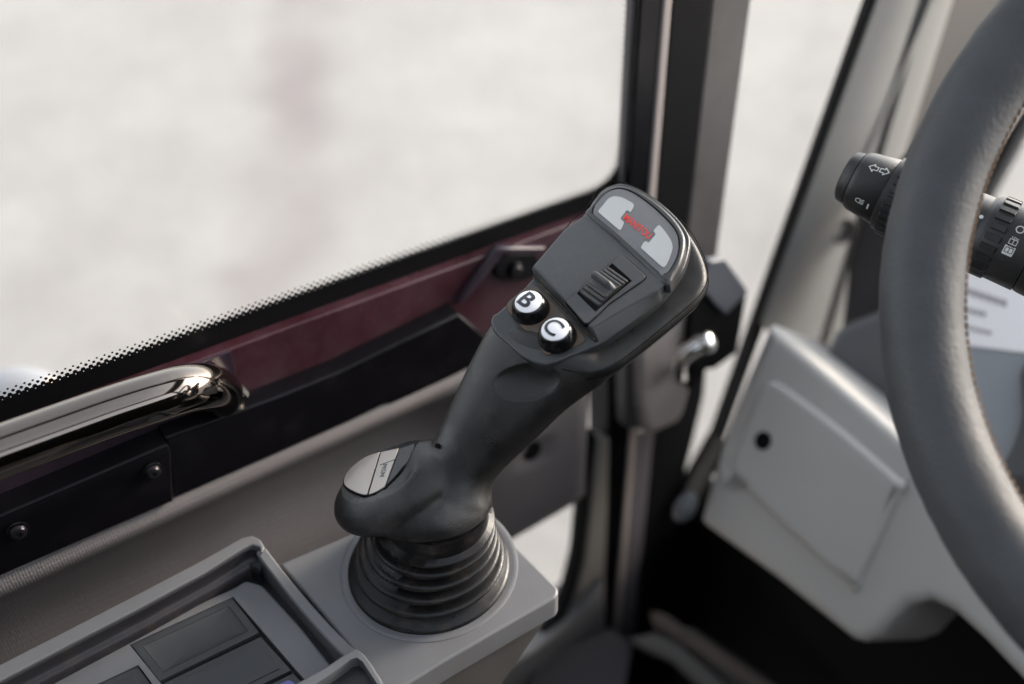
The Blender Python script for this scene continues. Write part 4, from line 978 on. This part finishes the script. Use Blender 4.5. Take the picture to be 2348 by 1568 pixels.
# ================================================================= STALK
s0 = P(1934, 400, .535); s1 = P(2347, 573, .498); ax = (s1-s0).normalized()
stk_ = root('indicator_stalk', 'black multifunction stalk with arrow and wiper symbols behind the steering wheel', 'stalk', s0)
sx = camdir(0, 0, 1); sx = (sx-ax*sx.dot(ax)).normalized(); sy = ax.cross(sx)
m_ = MB(); m_.lathe(s0, ax, [(0, .0006), (.0002, .008), (.0008, .0118), (.0022, .0136), (.0065, .0144), (.0068, .0132)], 56); obj('stalk_tip', m_, stalk_black, stk_, ang=50)
m_ = MB(); m_.lathe(s0, ax, [(.006, .0130), (.0074, .0152), (.009, .0160), (.010, .0162), (.0247, .0182), (.0250, .0180)], 64); sb_ = obj('stalk_body', m_, stalk_black, stk_, ang=50)
m_ = MB(); m_.lathe(s0, ax, [(.0246, .0186), (.0252, .0197), (.028, .0200), (.047, .0203), (.048, .0190)], 64); r1 = obj('twist_ring', m_, stalk_black, stk_, ang=40)
def surf(s_, ph, r_): return s0+ax*s_+(sx*math.cos(ph)+sy*math.sin(ph))*r_
def rib_(sa, sb, ph, dph, r0, h, parent):
    m_ = MB(); rings = []
    for s_, e in ((sa, 0), (sa+.0006, 1), (sb-.0006, 1), (sb, 0)):
        rings.append([surf(s_, ph-dph, r0-.0004), surf(s_, ph-dph*.8, r0+h*e), surf(s_, ph+dph*.8, r0+h*e), surf(s_, ph+dph, r0-.0004)])
    m_.loft(rings); obj('grip_rib', m_, stalk_black, parent, ang=30)
for i in range(30): rib_(.0280, .044, 2*math.pi*i/30, .058, .0203, .0012, r1)
m_ = MB(); m_.lathe(s0, ax, [(.047, .0180), (.088, .0182)], 48); obj('stalk_neck', m_, stalk_black, stk_)
SR = .0755
m_ = MB(); m_.lathe(s0, ax, [(SR-.002, .0180), (SR, .0192), (SR+.0012, .0200), (SR+.0250, .0206), (SR+.0255, .0190)], 72); r2 = obj('twist_ring', m_, stalk_black, stk_, ang=40)
for i in range(24): rib_(SR+.0025, SR+.0105, 2*math.pi*i/24+.05, .080, .0201, .0010, r2)
m_ = MB(); m_.lathe(s0, ax, [(SR+.0252, .0185), (SR+.0255, .0200), (SR+.028, .0205), (SR+.07, .0220)], 64); obj('stalk_base', m_, stalk_black, stk_)
# printed symbols: thin strokes that follow the cylinder. coordinates in millimetres: x along the stalk, y around it
def stroke(parent, rfun, org_s, org_ph, lines, wd=.35, nm='symbol', m=white_print, lift=.00012):
    m_ = MB()
    for ln in lines:
        for (x0, y0), (x1, y1) in zip(ln[:-1], ln[1:]):
            d = Vector((x1-x0, y1-y0)); L_ = d.length
            if L_ < 1e-6: continue
            d /= L_; n = Vector((-d.y, d.x))*wd/2; e = d*wd/3
            a, b_ = Vector((x0, y0))-e, Vector((x1, y1))+e; k = max(1, int(L_/1.0)); rg = []
            for i in range(k+1):
                c = a.lerp(b_, i/k); rg.append((c-n, c+n))
            for i in range(k):
                vs = []
                for q in (rg[i][0], rg[i+1][0], rg[i+1][1], rg[i][1]):
                    s_ = org_s+q.x*.001; r_ = rfun(s_); vs.append(surf(s_, org_ph+q.y*.001/r_, r_+lift))
                m_.add(vs, [(0, 1, 2, 3)])
    return obj(nm, m_, m, parent, flat=True)
rb = lambda s_: .0162+(s_-.010)/.020*.0028
# which angle faces the image up/down: phi 0 faces the camera; test the sign of sy on screen
syc = M.T@np.array(sy); UPS = 1 if syc[1] > 0 else -1
def ph_(deg): return R(deg)*UPS
arrowL = [[(0, 0), (2.5, 2.3), (2.5, 1.1), (4.7, 1.1), (4.7, -1.1), (2.5, -1.1), (2.5, -2.3), (0, 0)]]
arrowR = [[(-x+10.6, y) for x, y in arrowL[0]]]
flip = lambda L_: [[(x, y*UPS) for x, y in l] for l in L_]
stroke(sb_, rb, .0125, ph_(14), flip(arrowL+arrowR), .5, 'arrow_symbol')
lamp = [[(0, -1.2), (1.2, -1.2), (1.2, 1.2), (0, 1.2), (-1.2, .6), (-1.2, -.6), (0, -1.2)], [(1.7, 1.0), (3.2, 1.5)], [(1.7, .2), (3.2, .6)], [(1.7, -.6), (3.2, -.3)], [(1.7, -1.2), (3.2, -1.0)]]
stroke(sb_, rb, .0150, ph_(-50), flip(lamp), .35, 'lamp_symbol'); stroke(sb_, rb, .0210, ph_(-52), flip([[(0, -1.3), (0, 1.3)]]), .8, 'mark')
rr2 = lambda s_: .0200+(s_-SR-.0012)/.0238*.0006
circ_ = [[(1.75*math.cos(2*math.pi*k/20), 1.75*math.sin(2*math.pi*k/20)) for k in range(21)]]
stroke(r2, rr2, SR+.0155, ph_(6), circ_, .45, 'ring_symbol')
def wip(o): return [[(-1.8+o, -1.3), (1.8+o, -1.3), (1.8+o, 1.1), (-1.8+o, 1.1), (-1.8+o, -1.3)], [(o, -1.3), (o, 1.1)], [(-1.0+o, 1.6), (-1.5+o, 2.2)], [(-.3+o, 1.6), (-.3+o, 2.4)], [(.5+o, 1.6), (.7+o, 2.3)], [(1.1+o, 1.5), (1.7+o, 2.0)]]
stroke(r2, rr2, SR+.0155, ph_(-13), flip(wip(0)), .32, 'wiper_symbol')
def fill(org_s, ph, x0, x1, y0, y1, parent, nm):
    m_ = MB(); k = 8
    for i in range(k):
        ya, yb = y0+(y1-y0)*i/k, y0+(y1-y0)*(i+1)/k; vs = []
        for x, y in ((x0, ya), (x1, ya), (x1, yb), (x0, yb)):
            s_ = org_s+x*.001; r_ = rr2(s_); vs.append(surf(s_, ph+y*.001/r_, r_+.0001))
        m_.add(vs, [(0, 1, 2, 3)])
    obj(nm, m_, white_print, parent, flat=True)
fill(SR+.0155, ph_(-25), -2.5, 2.5, -1.9, 2.7, r2, 'white_field'); stroke(r2, rr2, SR+.0155, ph_(-25), flip(wip(0)), .32, 'wiper_symbol', ink_black, .0002)
fill(SR+.0175, ph_(26), -2.6, 4.5, -1.6, 1.6, r2, 'white_field'); stroke(r2, rr2, SR+.0175, ph_(26), flip([[(-1.6, -.9), (3.6, -.9), (3.6, .9), (-1.6, .9), (-1.6, -.9)], [(-.5, .8), (1.2, -.8)]]), .3, 'wiper_symbol', ink_black, .0002)
m_ = MB(); pdot = surf(.0725, ph_(4), .0183); m_.lathe(pdot, (pdot-(s0+ax*.0725)), [(0, .0010), (.0002, .0010)], 14); obj('white_dot', m_, white_print, stk_)

# grey round fixture outside, bottom left of the window
FO = Frame(P(50, 905, .78), (0, 1, 0), (1, 0, .3)); fx = root('wheel_guard', 'rounded grey fixture with pale orange edge outside the window at far left', 'fender', P(50, 930, .8))
m_ = MB(); m_.lathe(P(40, 960, .80), (.6, -.2, .75), [(-.04, .045), (.0, .043), (.012, .036), (.018, .024), (.020, .0005)], 40); obj('guard_shell', m_, fender_grey, fx, ang=60)
m_ = MB(); q0 = P(40, 960, .80); m_.tube([q0, q0+Vector((-.02, 0, -.3)), Vector((q0.x-.02, q0.y, GZ))], .014, 16); obj('guard_post', m_, fender_grey, fx)
m_ = MB(); m_.lathe(P(95, 905, .80), (.6, -.2, .75), [(-.02, .015), (.0, .014), (.004, .010), (.005, .0005)], 28); obj('guard_reflector', m_, fender_orange, fx, ang=60)

# ================================================================= REST OF THE CAB (gives the shade and the reflections)
cab = root('cab_shell', 'unseen dark roof with added skylight, rear and right walls raised to block light', 'cab', (.2, -.2, 0))
seat = root('driver_seat', 'black fabric driver seat behind the camera facing the steering wheel', 'seat', (.2, -.3, -.9))
def cube(x0, x1, y0, y1, z0, z1, nm, m, r=.01, par=None):
    f = Frame((0, 0, 0), (1, 0, 0), (0, 0, 1)); m_ = MB(); m_.box(f, x0, x1, y0, y1, z0, z1, r); return obj(nm, m_, m, par or cab)
cube(-.46, .62, -.75, -.55, .36, .42, 'roof_frame', seat_black); cube(-.46, .62, .70, .95, .36, .42, 'roof_frame', seat_black)
cube(-.46, -.36, -.55, .70, .36, .42, 'roof_frame', seat_black); cube(.52, .62, -.55, .70, .36, .42, 'roof_frame', seat_black)
cube(-.37, .53, -.56, .71, .385, .390, 'added_skylight', glass, 0)  # skylight added out of view to brighten the console from above
cube(.58, .62, -.75, 1.0, -1.15, .0, 'right_blocking_wall', deep_black)  # out of view, raised to cut light from the right
cube(-.46, .62, -.80, -.76, -1.15, .36, 'rear_blocking_wall', deep_black)  # out of view, full height to block light from behind the camera
cube(.58, .62, .88, .96, -.42, .36, 'rear_post', deep_black)
cube(-.05, .45, -.62, -.45, -.75, .30, 'seat_back', seat_black, .05, seat)
cube(-.05, .45, -.50, .05, -.86, -.74, 'seat_cushion', seat_black, .04, seat)
